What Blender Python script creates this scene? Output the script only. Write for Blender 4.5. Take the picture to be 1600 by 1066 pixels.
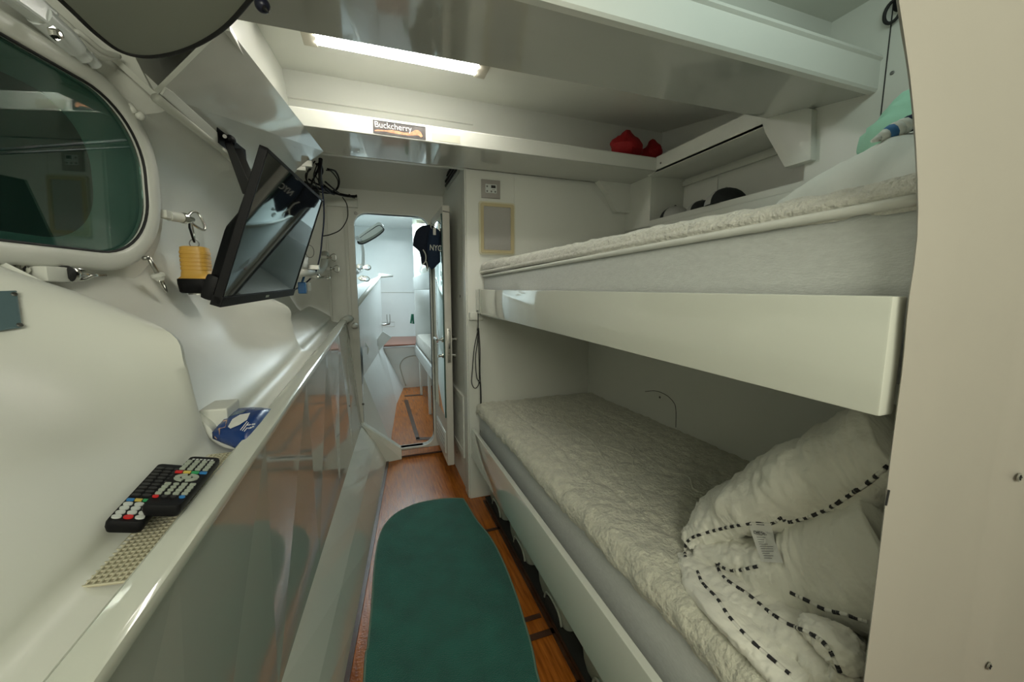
import bpy, bmesh, math, random
from mathutils import Vector, Matrix, noise
from mathutils.bvhtree import BVHTree
random.seed(4)
PI = math.pi
SC = bpy.context.scene
for o in list(bpy.data.objects): bpy.data.objects.remove(o)

# ------------------------------------------------------------------ camera
YAW, PIT, FPX, CAMZ = math.radians(19.5), math.radians(7.2), 600.0, 1.3
cd = bpy.data.cameras.new('camera'); cam = bpy.data.objects.new('camera', cd)
SC.collection.objects.link(cam); SC.camera = cam
cam.location = (0, 0, CAMZ); cam.rotation_euler = (PI/2 - PIT, 0, -YAW)
cd.sensor_width = 36; cd.lens = FPX/1600*36; cd.clip_start = .01
C0 = Vector((0, 0, CAMZ))
_f = Vector((math.sin(YAW)*math.cos(PIT), math.cos(YAW)*math.cos(PIT), -math.sin(PIT)))
_r = Vector((math.cos(YAW), -math.sin(YAW), 0)); _u = _r.cross(_f)
def ray(x, y): return (_r*(x-800) - _u*(y-533) + _f*FPX)
def at(x, y, ax, v):
    d = ray(x, y); i = 'xyz'.index(ax); t = (v - C0[i])/d[i]; return C0 + d*t
def X(x, y, v): return at(x, y, 'x', v)
def Y(x, y, v): return at(x, y, 'y', v)
def Z(x, y, v): return at(x, y, 'z', v)

# ------------------------------------------------------------------ world, lights, exposure
w = bpy.data.worlds.new('world'); SC.world = w; w.use_nodes = True
w.node_tree.nodes['Background'].inputs[0].default_value = (.8, .85, .8, 1)
w.node_tree.nodes['Background'].inputs[1].default_value = .25
SC.view_settings.view_transform = 'Standard'; SC.view_settings.look = 'None'
SC.view_settings.gamma = 1; SC.view_settings.use_curve_mapping = False
SC.view_settings.exposure = 0.44
def area(name, loc, target, sx, sy, power, col):
    l = bpy.data.lights.new(name, 'AREA'); l.shape = 'RECTANGLE'; l.size = sx; l.size_y = sy
    l.energy = power; l.color = col
    o = bpy.data.objects.new(name, l); SC.collection.objects.link(o); o.location = loc
    o.rotation_euler = (Vector(target)-Vector(loc)).to_track_quat('-Z', 'Y').to_euler(); return o
area('aft_fill_light', (-.15, -1.1, 1.85), (.1, 1.3, 1.5), 1.0, .6, 14.5, (1, .99, .83))  # unseen fill, added behind the camera to brighten the cabin
area('beam_lip_fill', (.9, .45, 2.2), (1.0, .95, 2.0), .8, .12, 1.2, (.82, 1, .93))  # unseen greenish fill, added only to light the lip of the near beam
area('fore_cabin_light', (.35, 4.9, 2.2), (.25, 4.7, 0), .5, .9, 22, (.8, .95, 1))

# ------------------------------------------------------------------ materials
def mat(name, col, rough=.5, metal=0, bump=0, bscale=50, var=0, vscale=5, spec=.5, trans=0, emit=None, estr=0, coat=0, stretch=(1, 1, 1), sheen=0, detail=4):
    m = bpy.data.materials.new(name); m.use_nodes = True; nt = m.node_tree; b = nt.nodes['Principled BSDF']
    b.inputs['Base Color'].default_value = (*col, 1); b.inputs['Roughness'].default_value = rough
    b.inputs['Metallic'].default_value = metal; b.inputs['Specular IOR Level'].default_value = spec
    b.inputs['Transmission Weight'].default_value = trans; b.inputs['Coat Weight'].default_value = coat
    b.inputs['Sheen Weight'].default_value = sheen
    if emit: b.inputs['Emission Color'].default_value = (*emit, 1); b.inputs['Emission Strength'].default_value = estr
    tc = nt.nodes.new('ShaderNodeTexCoord'); mp = nt.nodes.new('ShaderNodeMapping'); mp.inputs['Scale'].default_value = stretch
    nt.links.new(tc.outputs['Object'], mp.inputs[0])
    if bump:
        n = nt.nodes.new('ShaderNodeTexNoise'); n.inputs['Scale'].default_value = bscale; n.inputs['Detail'].default_value = detail
        bp = nt.nodes.new('ShaderNodeBump'); bp.inputs['Strength'].default_value = bump; bp.inputs['Distance'].default_value = .01
        nt.links.new(mp.outputs[0], n.inputs['Vector']); nt.links.new(n.outputs[0], bp.inputs['Height']); nt.links.new(bp.outputs[0], b.inputs['Normal'])
    if var:
        n = nt.nodes.new('ShaderNodeTexNoise'); n.inputs['Scale'].default_value = vscale; n.inputs['Detail'].default_value = 6
        cr = nt.nodes.new('ShaderNodeValToRGB'); a, c = cr.color_ramp.elements
        a.position = .3; c.position = .7
        a.color = (*[x*(1-var) for x in col], 1); c.color = (*[min(1, x*(1+var)) for x in col], 1)
        nt.links.new(mp.outputs[0], n.inputs['Vector']); nt.links.new(n.outputs[0], cr.inputs[0]); nt.links.new(cr.outputs[0], b.inputs['Base Color'])
    return m
WHITE = mat('white_gelcoat', (.72, .73, .67), .36, bump=.01, bscale=6, var=.02, vscale=2)
WHITE2 = mat('satin_white_paint', (.70, .71, .65), .38, bump=.015, bscale=9, var=.02, vscale=3)
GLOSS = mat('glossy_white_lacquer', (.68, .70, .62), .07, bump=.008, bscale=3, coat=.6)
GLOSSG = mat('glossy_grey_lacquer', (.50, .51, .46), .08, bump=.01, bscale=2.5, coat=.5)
DOORP = mat('door_paint', (.62, .60, .54), .35)
BEIGE = mat('beige_bulkhead_paint', (.41, .385, .335), .45, bump=.01, bscale=8, var=.02)
COOL = mat('cool_white_paint', (.74, .78, .77), .25, var=.02)
EDGE = mat('cut_panel_edge', (.48, .49, .43), .5)
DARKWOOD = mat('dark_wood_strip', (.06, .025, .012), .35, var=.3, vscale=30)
REDWOOD = mat('red_brown_veneer', (.23, .075, .04), .3, var=.2, vscale=12, stretch=(1, 8, 1))
BLACK = mat('black_plastic', (.005, .005, .006), .5, spec=.18, bump=.03, bscale=200)
RUBBER = mat('black_rubber', (.015, .015, .015), .6)
CHROME = mat('chromed_metal', (.62, .62, .58), .18, 1, bump=.02, bscale=30)
STEEL = mat('brushed_steel', (.45, .45, .42), .35, 1, bump=.05, bscale=60)
DSTEEL = mat('dark_screw_steel', (.2, .2, .19), .4, 1)
SCREEN = mat('black_glass_screen', (.012, .014, .014), .03, spec=.8, coat=.3)
FLEECE = mat('cream_fleece', (.60, .59, .48), .95, bump=.9, bscale=90, var=.12, vscale=40, sheen=.3)
FLEECE2 = mat('white_fleece', (.68, .67, .60), .95, bump=.8, bscale=110, var=.08, vscale=40, sheen=.3)
SHEET = mat('grey_white_ticking', (.60, .62, .60), .75, bump=.25, bscale=160, var=.05, vscale=60, stretch=(1, 1, 3))
COTTON = mat('white_cotton', (.72, .73, .68), .7, bump=.2, bscale=14, var=.03, vscale=6, stretch=(1, 2, 1))
DUVET = mat('off_white_satin_cotton', (.82, .81, .71), .5, bump=.6, bscale=22, var=.03, stretch=(2.2, 1, 1), sheen=.3, detail=3)
PIPEW = mat('piping_white', (.75, .74, .66), .6)
PIPEB = mat('piping_black', (.02, .02, .022), .6)
RUG = mat('teal_carpet', (.008, .125, .09), .95, bump=.8, bscale=260, var=.22, vscale=9, sheen=.2)
RUGE = mat('sage_binding', (.14, .22, .16), .8, bump=.3, bscale=200)
YELLOW = mat('yellow_plastic', (.72, .42, .08), .4, bump=.05, bscale=80)
BLUE = mat('blue_film', (.008, .045, .2), .25, bump=.2, bscale=20)
NAVY = mat('navy_fleece', (.006, .012, .03), .85, bump=.5, bscale=40)
NAVY2 = mat('dark_navy_cotton', (.008, .022, .055), .85, bump=.4, bscale=30)
RED = mat('red_cloth', (.35, .004, .008), .7, bump=.4, bscale=40)
MINT = mat('mint_cotton', (.36, .66, .50), .75, bump=.3, bscale=22)
GREYP = mat('grey_plastic_plate', (.34, .32, .29), .45, bump=.1, bscale=150)
SLATE = mat('slate_blue_enamel', (.085, .135, .15), .3, bump=.02, bscale=20)
CREAM = mat('yellowed_plastic', (.50, .43, .25), .45)
CREAMW = mat('pale_yellow_plastic', (.62, .60, .45), .45)
MESHG = mat('speaker_cloth', (.42, .41, .38), .85, bump=.5, bscale=400)
TISSUE = mat('white_tissue', (.75, .75, .70), .8, bump=.3, bscale=40)
SKIN = mat('warm_print', (.66, .30, .17), .5, var=.35, vscale=60)
PRINTG = mat('dark_grey_print', (.10, .09, .09), .4, var=.4, vscale=25)
PRINTW = mat('white_print', (.85, .85, .82), .5)
INK = mat('ink', (.02, .02, .02), .6)
TUBE = mat('lamp_tube', (1, 1, .95), .4, emit=(1, .98, .92), estr=25)
LAMPH = mat('lamp_housing', (.55, .52, .42), .4)
CRATE = mat('grey_crate_plastic', (.42, .46, .38), .35, bump=.05, bscale=30)
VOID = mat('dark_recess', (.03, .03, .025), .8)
MATM = mat('beige_mesh_mat', (.42, .38, .27), .8)
KEYG = mat('grey_green_keys', (.36, .40, .33), .5)
KEYW = mat('white_keys', (.6, .63, .6), .5)
KEYK = mat('black_keys', (.02, .02, .02), .4)
K_RED = mat('red_key', (.6, .02, .02), .4); K_GRN = mat('green_key', (.03, .35, .12), .4)
K_BLU = mat('blue_key', (.03, .2, .5), .4); K_YEL = mat('yellow_key', (.65, .5, .1), .4)
GREEN = mat('dark_green_strap', (.01, .12, .07), .7)
GLASS = bpy.data.materials.new('teal_window_glass'); GLASS.use_nodes = True
_b = GLASS.node_tree.nodes['Principled BSDF']
_b.inputs['Base Color'].default_value = (.55, .8, .74, 1); _b.inputs['Transmission Weight'].default_value = 1
_b.inputs['Roughness'].default_value = .01; _b.inputs['IOR'].default_value = 1.75
SEA = mat('dark_green_outer_pane', (.035, .07, .06), .25)
TEALF = mat('teal_recess_paint', (.30, .45, .40), .35)
MIRROR = mat('mirror_glass', (.75, .85, .82), .02, 1)
BLIND = mat('grey_blind_panel', (.30, .32, .27), .6, bump=.02, bscale=20)

# varnished floor: orange brown boards with fine grain
FLOOR = bpy.data.materials.new('varnished_orange_wood'); FLOOR.use_nodes = True
nt = FLOOR.node_tree; b = nt.nodes['Principled BSDF']; tc = nt.nodes.new('ShaderNodeTexCoord'); mp = nt.nodes.new('ShaderNodeMapping')
mp.inputs['Scale'].default_value = (30, 2.5, 1); n1 = nt.nodes.new('ShaderNodeTexNoise'); n1.inputs['Scale'].default_value = 3; n1.inputs['Detail'].default_value = 8
cr = nt.nodes.new('ShaderNodeValToRGB'); cr.color_ramp.elements[0].color = (.22, .058, .006, 1); cr.color_ramp.elements[1].color = (.46, .14, .016, 1)
cr.color_ramp.elements[0].position = .3; cr.color_ramp.elements[1].position = .7
nt.links.new(tc.outputs['Object'], mp.inputs[0]); nt.links.new(mp.outputs[0], n1.inputs['Vector']); nt.links.new(n1.outputs[0], cr.inputs[0]); nt.links.new(cr.outputs[0], b.inputs['Base Color'])
n2 = nt.nodes.new('ShaderNodeTexNoise'); n2.inputs['Scale'].default_value = 120; bp = nt.nodes.new('ShaderNodeBump'); bp.inputs['Strength'].default_value = .12; bp.inputs['Distance'].default_value = .01
nt.links.new(tc.outputs['Object'], n2.inputs['Vector']); nt.links.new(n2.outputs[0], bp.inputs['Height']); nt.links.new(bp.outputs[0], b.inputs['Normal'])
b.inputs['Roughness'].default_value = .22

# ------------------------------------------------------------------ mesh helpers
WO = {}
def wo(o):
    return WO[o.as_pointer()]
def put(name, V, F, m, parent=None, smooth=False, mats=None, mi=None, bev=0):
    """link one mesh; V are world coordinates; children share their thing's origin"""
    if parent is not None: org = wo(parent)
    else:
        xs = [v[0] for v in V]; ys = [v[1] for v in V]; zs = [v[2] for v in V]
        org = Vector(((min(xs)+max(xs))/2, (min(ys)+max(ys))/2, min(zs)))
    me = bpy.data.meshes.new(name); me.from_pydata([tuple(Vector(v)-org) for v in V], [], F); me.update()
    bm = bmesh.new(); bm.from_mesh(me); bmesh.ops.recalc_face_normals(bm, faces=bm.faces)
    if bev: bmesh.ops.bevel(bm, geom=[e for e in bm.edges if len(e.link_faces) == 2 and e.calc_face_angle(0) > .5], offset=bev, segments=2, affect='EDGES', profile=.6)
    bm.to_mesh(me); bm.free()
    for mm in (mats or [m]): me.materials.append(mm)
    if mi and not bev:
        for p, k in zip(me.polygons, mi): p.material_index = k
    if smooth:
        for p in me.polygons: p.use_smooth = True
        if smooth == 'auto' or bev:
            try: me.set_sharp_from_angle(angle=math.radians(40))
            except Exception: pass
    o = bpy.data.objects.new(name, me); SC.collection.objects.link(o)
    if parent is not None: o.parent = parent
    else: o.location = org
    WO[o.as_pointer()] = org
    return o
def thing(name, label, cat, loc, group=None):
    o = bpy.data.objects.new(name, None); o.empty_display_size = .05; SC.collection.objects.link(o)
    o.location = loc; WO[o.as_pointer()] = Vector(loc); o['label'] = label; o['category'] = cat
    if group: o['group'] = group
    return o
def tag(o, label, cat=None, group=None):
    o['label'] = label
    if cat: o['category'] = cat
    if group: o['group'] = group
    return o
def struct(o, label=None):
    o['kind'] = 'structure'
    if label: o['label'] = label
    return o
class MB:
    def __init__(s): s.V = []; s.F = []; s.mi = []; s.k = 0
    def add(s, V, F):
        n = len(s.V); s.V += [Vector(v) for v in V]; s.F += [tuple(i+n for i in f) for f in F]; s.mi += [s.k]*len(F); return s
    def box(s, a, b, M=None):
        a, b = Vector(a), Vector(b)
        V = [Vector((x, y, z)) for x in (a.x, b.x) for y in (a.y, b.y) for z in (a.z, b.z)]
        if M: V = [M @ v for v in V]
        return s.add(V, [(0, 1, 3, 2), (4, 6, 7, 5), (0, 4, 5, 1), (2, 3, 7, 6), (0, 2, 6, 4), (1, 5, 7, 3)])
    def prism(s, P, off):
        """polygon P (3D points) extruded by vector off"""
        n = len(P); off = Vector(off); V = [Vector(p) for p in P]+[Vector(p)+off for p in P]
        return s.add(V, [tuple(range(n)), tuple(range(2*n-1, n-1, -1))]+[(i, (i+1) % n, (i+1) % n+n, i+n) for i in range(n)])
    def tube(s, P, r, n=8, closed=False, caps=True):
        P = [Vector(p) for p in P]; m = len(P); rr = r if hasattr(r, '__len__') else [r]*m
        V = []; up = None
        for i, p in enumerate(P):
            t = (P[(i+1) % m]-P[i-1]) if closed else (P[min(i+1, m-1)]-P[max(i-1, 0)])
            t = t.normalized() if t.length > 1e-9 else Vector((0, 0, 1))
            if up is None: up = t.orthogonal().normalized()
            up = (up - t*up.dot(t));
            up = up.normalized() if up.length > 1e-6 else t.orthogonal().normalized()
            sd = t.cross(up)
            V += [p+(up*math.cos(a)+sd*math.sin(a))*rr[i] for a in (2*PI*k/n for k in range(n))]
        F = []
        for i in range(m if closed else m-1):
            j = (i+1) % m
            F += [(i*n+k, i*n+(k+1) % n, j*n+(k+1) % n, j*n+k) for k in range(n)]
        if caps and not closed: F += [tuple(range(n-1, -1, -1)), tuple((m-1)*n+k for k in range(n))]
        return s.add(V, F)
    def lathe(s, prof, base, axis, n=20):
        """prof = [(radius, height)] about axis from base"""
        ax = Vector(axis).normalized(); u = ax.orthogonal().normalized(); v = ax.cross(u); base = Vector(base)
        V = [base+ax*h+(u*math.cos(2*PI*k/n)+v*math.sin(2*PI*k/n))*max(r, 1e-4) for r, h in prof for k in range(n)]
        m = len(prof)
        F = [(i*n+k, i*n+(k+1) % n, (i+1)*n+(k+1) % n, (i+1)*n+k) for i in range(m-1) for k in range(n)]
        F += [tuple(range(n-1, -1, -1)), tuple((m-1)*n+k for k in range(n))]
        return s.add(V, F)
    def ball(s, c, r, M=None, n=14, dis=0, sc=8):
        V = []; F = []; m = n//2+1; c = Vector(c); r = Vector(r) if hasattr(r, '__len__') else Vector((r, r, r))
        for i in range(m+1):
            th = PI*i/m
            for k in range(n):
                ph = 2*PI*k/n; d = Vector((math.sin(th)*math.cos(ph), math.sin(th)*math.sin(ph), math.cos(th)))
                q = 1+(dis*noise.noise(d*sc*.3+c*7) if dis else 0)
                p = Vector((d.x*r.x, d.y*r.y, d.z*r.z))*q
                V.append(c+(M @ p if M else p))
        F = [(i*n+k, i*n+(k+1) % n, (i+1)*n+(k+1) % n, (i+1)*n+k) for i in range(m) for k in range(n)]
        return s.add(V, F)
    def put(s, name, m, parent=None, **k):
        if 'mats' in k: k['mi'] = s.mi
        return put(name, s.V, s.F, m, parent, **k)
def box(name, a, b, m, parent=None, bev=.002, M=None, **k):
    return MB().box(a, b, M).put(name, m, parent, bev=bev, smooth='auto', **k)
def plate(name, P, off, m, parent=None, bev=0, **k):
    return MB().prism(P, off).put(name, m, parent, bev=bev, **k)
def grid(name, rows, m, parent=None, smooth=True, **k):
    nr, nc = len(rows), len(rows[0]); V = [p for r in rows for p in r]
    F = [(i*nc+j, i*nc+j+1, (i+1)*nc+j+1, (i+1)*nc+j) for i in range(nr-1) for j in range(nc-1)]
    return put(name, V, F, m, parent, smooth=smooth, **k)
def rrect(w, h, r, n=6):
    P = []
    for cx, cy, a0 in ((w/2-r, h/2-r, 0), (-w/2+r, h/2-r, 90), (-w/2+r, -h/2+r, 180), (w/2-r, -h/2+r, 270)):
        for k in range(n+1):
            a = math.radians(a0+90*k/n); P.append((cx+r*math.cos(a), cy+r*math.sin(a)))
    return P
def ring_plate(mb, outer, inner, off):
    """frame between two 3D loops with the same count, extruded by off"""
    n = len(outer); off = Vector(off)
    V = [Vector(p) for p in outer]+[Vector(p) for p in inner]; V += [v+off for v in V]
    F = []
    for i in range(n):
        j = (i+1) % n
        F += [(i, j, n+j, n+i), (2*n+i, 3*n+i, 3*n+j, 2*n+j), (i, 2*n+i, 2*n+j, j), (n+i, n+j, 3*n+j, 3*n+i)]
    mb.add(V, F)
def catmull(P, k=6, closed=False):
    P = [Vector(p) for p in P]; n = len(P); out = []
    R = range(n) if closed else range(n-1)
    for i in R:
        p0 = P[i-1] if (closed or i > 0) else P[0]*2-P[1]; p1 = P[i]; p2 = P[(i+1) % n]
        p3 = P[(i+2) % n] if (closed or i+2 < n) else p2*2-p1
        for j in range(k):
            t = j/k; out.append(.5*((2*p1)+(p2-p0)*t+(2*p0-5*p1+4*p2-p3)*t*t+(3*p1-p0-3*p2+p3)*t**3))
    if not closed: out.append(P[-1])
    return out
def frame_M(o, xdir, ydir):
    """matrix with local x, y along given directions, z = x cross y, origin o"""
    x = Vector(xdir).normalized(); z = x.cross(Vector(ydir)).normalized(); y = z.cross(x)
    M = Matrix((x, y, z)).transposed().to_4x4(); M.translation = Vector(o); return M
def text(name, s, M, size, m, parent=None, ext=.0003, align='LEFT', shear=0, sx=1):
    c = bpy.data.curves.new(name, 'FONT'); c.body = s; c.size = size; c.extrude = ext; c.align_x = align; c.shear = shear
    t = bpy.data.objects.new('tmp', c); SC.collection.objects.link(t)
    dg = bpy.context.evaluated_depsgraph_get(); me = bpy.data.meshes.new_from_object(t.evaluated_get(dg))
    V = [M @ Vector((v.co.x*sx, v.co.y, v.co.z)) for v in me.vertices]; F = [tuple(p.vertices) for p in me.polygons]
    bpy.data.objects.remove(t); bpy.data.curves.remove(c); bpy.data.meshes.remove(me)
    return put(name, V, F, m, parent)
def screw(mb, p, nrm, r=.006):
    mb.lathe([(r, 0), (r, .0012), (r*.75, .0022), (r*.2, .0022)], p, nrm, 12)

# ================================================================== STRUCTURE
# floor
def fl(y):   # inboard edge of the hull bevel on the floor
    return -.149+.106*(y-1.28)
fv = [(fl(-1.2), -1.2, 0), (1.7, -1.2, 0), (1.7, 2.26, 0), (.53, 2.27, 0), (.53, 3.06, 0), (fl(3.06), 3.06, 0)]
flo = struct(put('floor', fv+[(x, y, -.05) for x, y, z in fv], [(0, 1, 2, 3, 4, 5), (11, 10, 9, 8, 7, 6)]+[(i, (i+1) % 6, (i+1) % 6+6, i+6) for i in range(6)], FLOOR), 'varnished orange-brown wooden floor')
plate('dark_strip', [(fl(.2)-.005, .2, .001), (fl(.2)+.016, .2, .001), (fl(3.03)+.016, 3.03, .001), (fl(3.03)-.005, 3.03, .001)], (0, 0, .006), DARKWOOD, flo)
for a in ([(.585, .3), (.598, .3), (.598, 2.2), (.585, 2.2)], [(.45, 1.885), (.60, 1.885), (.60, 1.905), (.45, 1.905)],
          [(.44, 1.275), (.578, 1.275), (.578, 1.295), (.44, 1.295)], [(.44, 1.19), (.60, 1.19), (.60, 1.215), (.44, 1.215)],
          [(.575, .3), (.60, .3), (.60, 1.0), (.575, 1.0)]):
    plate('dark_strip', [(x, y, .0008) for x, y in a], (0, 0, .003), DARKWOOD, flo)
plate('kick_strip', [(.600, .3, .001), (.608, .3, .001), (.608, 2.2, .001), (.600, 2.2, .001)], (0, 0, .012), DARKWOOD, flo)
plate('painted_bunk_shade', [(.609, .3, .0008), (1.0, .3, .0008), (1.0, 2.24, .0008), (.609, 2.24, .0008)], (0, 0, .002), VOID, flo)  # dark sheet laid on the floor as painted shade below the lower bunk
# door sill
plate('sill', [(.10, 3.03, .0), (.50, 3.03, .0), (.50, 3.05, .05), (.10, 3.05, .05)], (0, .12, 0), FLOOR, flo)
plate('dark_strip', [(.10, 3.026, .002), (.50, 3.026, .002), (.50, 3.026, .014), (.10, 3.026, .014)], (0, .004, 0), DARKWOOD, flo)

# left hull: shelf, curved side and two ring frames lofted along the boat
def lipz(y): return .95+.065*(y-.416)
def lipx(y): return -.258+.026*(y-.416)
def prof_open(y):
    zl = lipz(y); xl = lipx(y)-.042; t = -.2*max(0, 1.55-y)
    P = [(xl, zl-.002), (xl-.002, zl-.033), (xl-.03, zl-.036), (xl-.055, zl-.033), (xl-.075, zl-.018), (xl-.088, zl+.012), (-.44, zl+.08), (-.50+t*.35, 1.17), (-.57+t*.75, 1.29)]
    k = min(1, max(0, (y-1.18)/.16)); k = k*k*(3-2*k); tp = [(-.62+t*.7, 1.7), (-.575+t*.7, 1.775), (-.525+t*.3, 1.80), (-.505, 1.83)]; st = [(-.645+t, 1.7), (-.65+t, 1.80), (-.655+t, 1.92), (-.66+t, 2.06)]
    P += [(-.62+t*.9, 1.385), (-.635+t, 1.46), (-.635+t, 1.6)]+[(a[0]*(1-k)+b[0]*k, a[1]*(1-k)+b[1]*k) for a, b in zip(st, tp)]
    return [Vector((a, y, b)) for a, b in P]
def prof_edge(y, pts):
    o = prof_open(y); P = [Vector((a, y, b)) for a, b in pts]; return P+o[len(P):]
e1 = [(-.281, .986), (-.29, .953), (-.306, .944), (-.335, .950), (-.358, .968), (-.372, .995), (-.384, 1.075), (-.393, 1.15), (-.410, 1.215), (-.52, 1.285), (-.72, 1.40)]
e2 = [(-.262, 1.044), (-.27, 1.040), (-.285, 1.039), (-.302, 1.044), (-.318, 1.056), (-.332, 1.085), (-.342, 1.12), (-.352, 1.18), (-.372, 1.25), (-.58, 1.35), (-.635, 1.46)]
def smooth_prof(P):
    return catmull(P, 5)
rows = []
def lerp(A, B, t): return [a.lerp(b, t) for a, b in zip(A, B)]
ys = [-1.2, -.6, -.2, .1, .3, .45, .55, .62, .68, .74, .79, .84, .88, .91, .94, .965, .985, 1.0]
for y in ys:
    t = max(0, (y-.74)/.26)**2.4; rows.append(smooth_prof(lerp(prof_open(y), [Vector((p.x, y, p.z)) for p in prof_edge(1.0, e1)], t)))
rows.append([Vector((p.x-.0, 1.012, p.z-.004)) for p in smooth_prof(prof_edge(1.0, e1))])
rows.append([Vector((p.x-.012, 1.02, p.z-.01)) for p in smooth_prof(prof_edge(1.0, e1))])
rows.append(smooth_prof(prof_open(1.024)))
for y in (1.2, 1.4, 1.52, 1.55, 1.6, 1.66, 1.71, 1.75, 1.79, 1.82, 1.85, 1.875, 1.9):
    t = max(0, (y-1.6)/.3)**2.2; rows.append(smooth_prof(lerp(prof_open(y), [Vector((p.x, y, p.z)) for p in prof_edge(1.9, e2)], t)))
rows.append([Vector((p.x, 1.915, p.z-.004)) for p in smooth_prof(prof_edge(1.9, e2))])
rows.append(smooth_prof(prof_open(1.925)))
for y in (2.2, 2.6, 3.06): rows.append(smooth_prof(prof_open(y)))
wl = struct(grid('wall_left', rows, WHITE, smooth='auto'), 'white curved hull side with moulded shelf and ring frames')
for p in wl.data.polygons: p.use_smooth = True
wl.data.set_sharp_from_angle(angle=math.radians(50))
# backing above
plate('upper_lining', [(-.72, 1.2, 2.5), (-.62, 3.06, 2.5), (-.51, 3.06, 1.81), (-.51, 1.36, 1.81), (-.70, 1.2, 2.0)], (-.02, 0, 0), WHITE2, wl)
# fiddle rail (shelf lip) and glossy lining below it
def crx(y): return -.27+.066*(y-1.024)
ly = [-1.2, -.4, .2, .6, 1.0, 1.5, 2.0, 2.5, 2.96]
R = []
for y in ly:
    zl, xl = lipz(y), lipx(y)
    R.append([Vector(p) for p in ((xl-.042, y, zl-.03), (xl-.042, y, zl-.004), (xl-.038, y, zl), (xl-.006, y, zl), (xl, y, zl-.004), (xl+.002, y, zl-.012), (xl, y, zl-.022), (xl-.01, y, zl-.03))])
mb = MB(); nc = 8
mb.add([p for r in R for p in r], [(i*nc+j, i*nc+(j+1) % nc, (i+1)*nc+(j+1) % nc, (i+1)*nc+j) for i in range(len(R)-1) for j in range(nc)]+[tuple(range(nc)), tuple((len(R)-1)*nc+k for k in range(nc-1, -1, -1))])
rail = mb.put('trim_1', GLOSS, smooth='auto'); struct(rail, 'white raised lip along the front of the hull shelf')
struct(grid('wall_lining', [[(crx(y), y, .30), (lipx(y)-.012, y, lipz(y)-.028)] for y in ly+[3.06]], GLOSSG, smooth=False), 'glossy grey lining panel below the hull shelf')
bpy.data.objects['wall_lining'].name = 'trim_2'
# bevelled ledge at the floor
Lg = [[(crx(y), y, .30), ((crx(y)+fl(y))/2+.01, y, .16), (fl(y), y, .0)] for y in ly+[3.03]]
struct(grid('trim_3', Lg, GLOSS, smooth=False), 'sloping white ledge between lining and floor')
# gusset at the foot of the door bulkhead
g = [Z(*p[:2], p[2]) if len(p) == 3 else p for p in ()]
G = [Vector((-.15, 3.03, .33)), Vector((.145, 3.0, .085)), Vector((.145, 3.0, .0)), Vector((.03, 2.98, 0)), Vector((-.13, 3.02, .30))]
struct(plate('trim_4', G, (0, .07, 0), GLOSS, bev=.003), 'white corner gusset beside the door sill')
# knob at the end of the rail
kn = MB(); kn.tube([(-.215, 2.90, 1.105), (-.19, 2.97, 1.115), (-.175, 3.05, 1.11)], [.022, .026, .022], 10)
kn.tube([(-.15, 3.05, 1.06), (-.145, 3.0, 1.062), (-.16, 2.95, 1.06)], [.02, .02, .012], 10)
kn.put('moulded_end', WHITE, rail, smooth=True)

# door bulkhead at y = 3.06 with rounded opening
def yloop(P, y): return [Vector((a, y, b)) for a, b in P]
ow, oh = .53, 1.80; ocx, ocz = .143, .97
inner = [(ocx+a, ocz+b) for a, b in rrect(ow, oh, .09, 6)]
outer = []
for a, b in inner:
    dx, dz = a-ocx, b-ocz; sx = (.75 if dx > 0 else 1.0); k = min(sx/abs(dx) if dx else 9e9, (1.6 if dz > 0 else .97)/abs(dz) if dz else 9e9)
    outer.append((ocx+dx*k, ocz+dz*k))
mb = MB(); ring_plate(mb, yloop(outer, 3.06), yloop(inner, 3.06), (0, .045, 0))
wf = struct(mb.put('wall_far', WHITE2), 'white bulkhead around the doorway')
for q_ in (((-.95, 3.07, 0), (-.16, 3.10, 2.3)), ((-.95, 3.07, 1.93), (.6, 3.10, 2.4)), ((.46, 3.07, 0), (.6, 3.10, 2.3))): box('backing_panel', q_[0], q_[1], WHITE2, wf, bev=0)
mb = MB(); inn2 = [(ocx+(a-ocx)*1.035, ocz+(b-ocz)*1.012) for a, b in inner]
ring_plate(mb, yloop(inn2, 3.05), yloop(inner, 3.05), (0, .06, 0))
mb.put('door_frame', WHITE, wf)
box('frame_strip', (-.19, 3.045, .32), (-.165, 3.06, 1.95), WHITE2, wf)
box('frame_strip', (-.31, 3.045, 1.0), (-.295, 3.06, 1.95), WHITE2, wf)
box('upper_panel', (-.50, 3.035, 1.90), (-.09, 3.06, 1.965), WHITE2, wf, bev=.004)
sc = MB(); screw(sc, (-.105, 3.045, 1.862), (0, -1, 0), .011); screw(sc, (-.12, 3.045, .46), (0, -1, 0), .009); sc.put('screw', DSTEEL, wf)

# right alcove wall, pillar and bunk end wall (y 2.25)
struct(box('wall_alcove', (.52, 2.262, 0), (.56, 3.06, 2.3), WHITE2, bev=0), 'white side wall of the door alcove')
bpy.data.objects['wall_alcove'].name = 'wall_inboard'
we = struct(box('wall_end', (.516, 2.25, 0), (1.50, 2.30, 2.02), WHITE2, bev=.004), 'white end wall behind the bunks')
plate('end_panel', [Y(803, 276, 2.25), Y(920, 289, 2.25), Y(957, 335, 2.25), Y(957, 420, 2.25), Y(803, 420, 2.25)], (0, -.004, 0), WHITE2, we)
box('corner_strip', (.51, 2.262, .0), (.519, 2.36, 2.0), WHITE2, we)
box('end_panel', (1.50, 2.25, 1.0), (1.95, 2.30, 2.02), WHITE2, we, bev=0)

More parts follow.
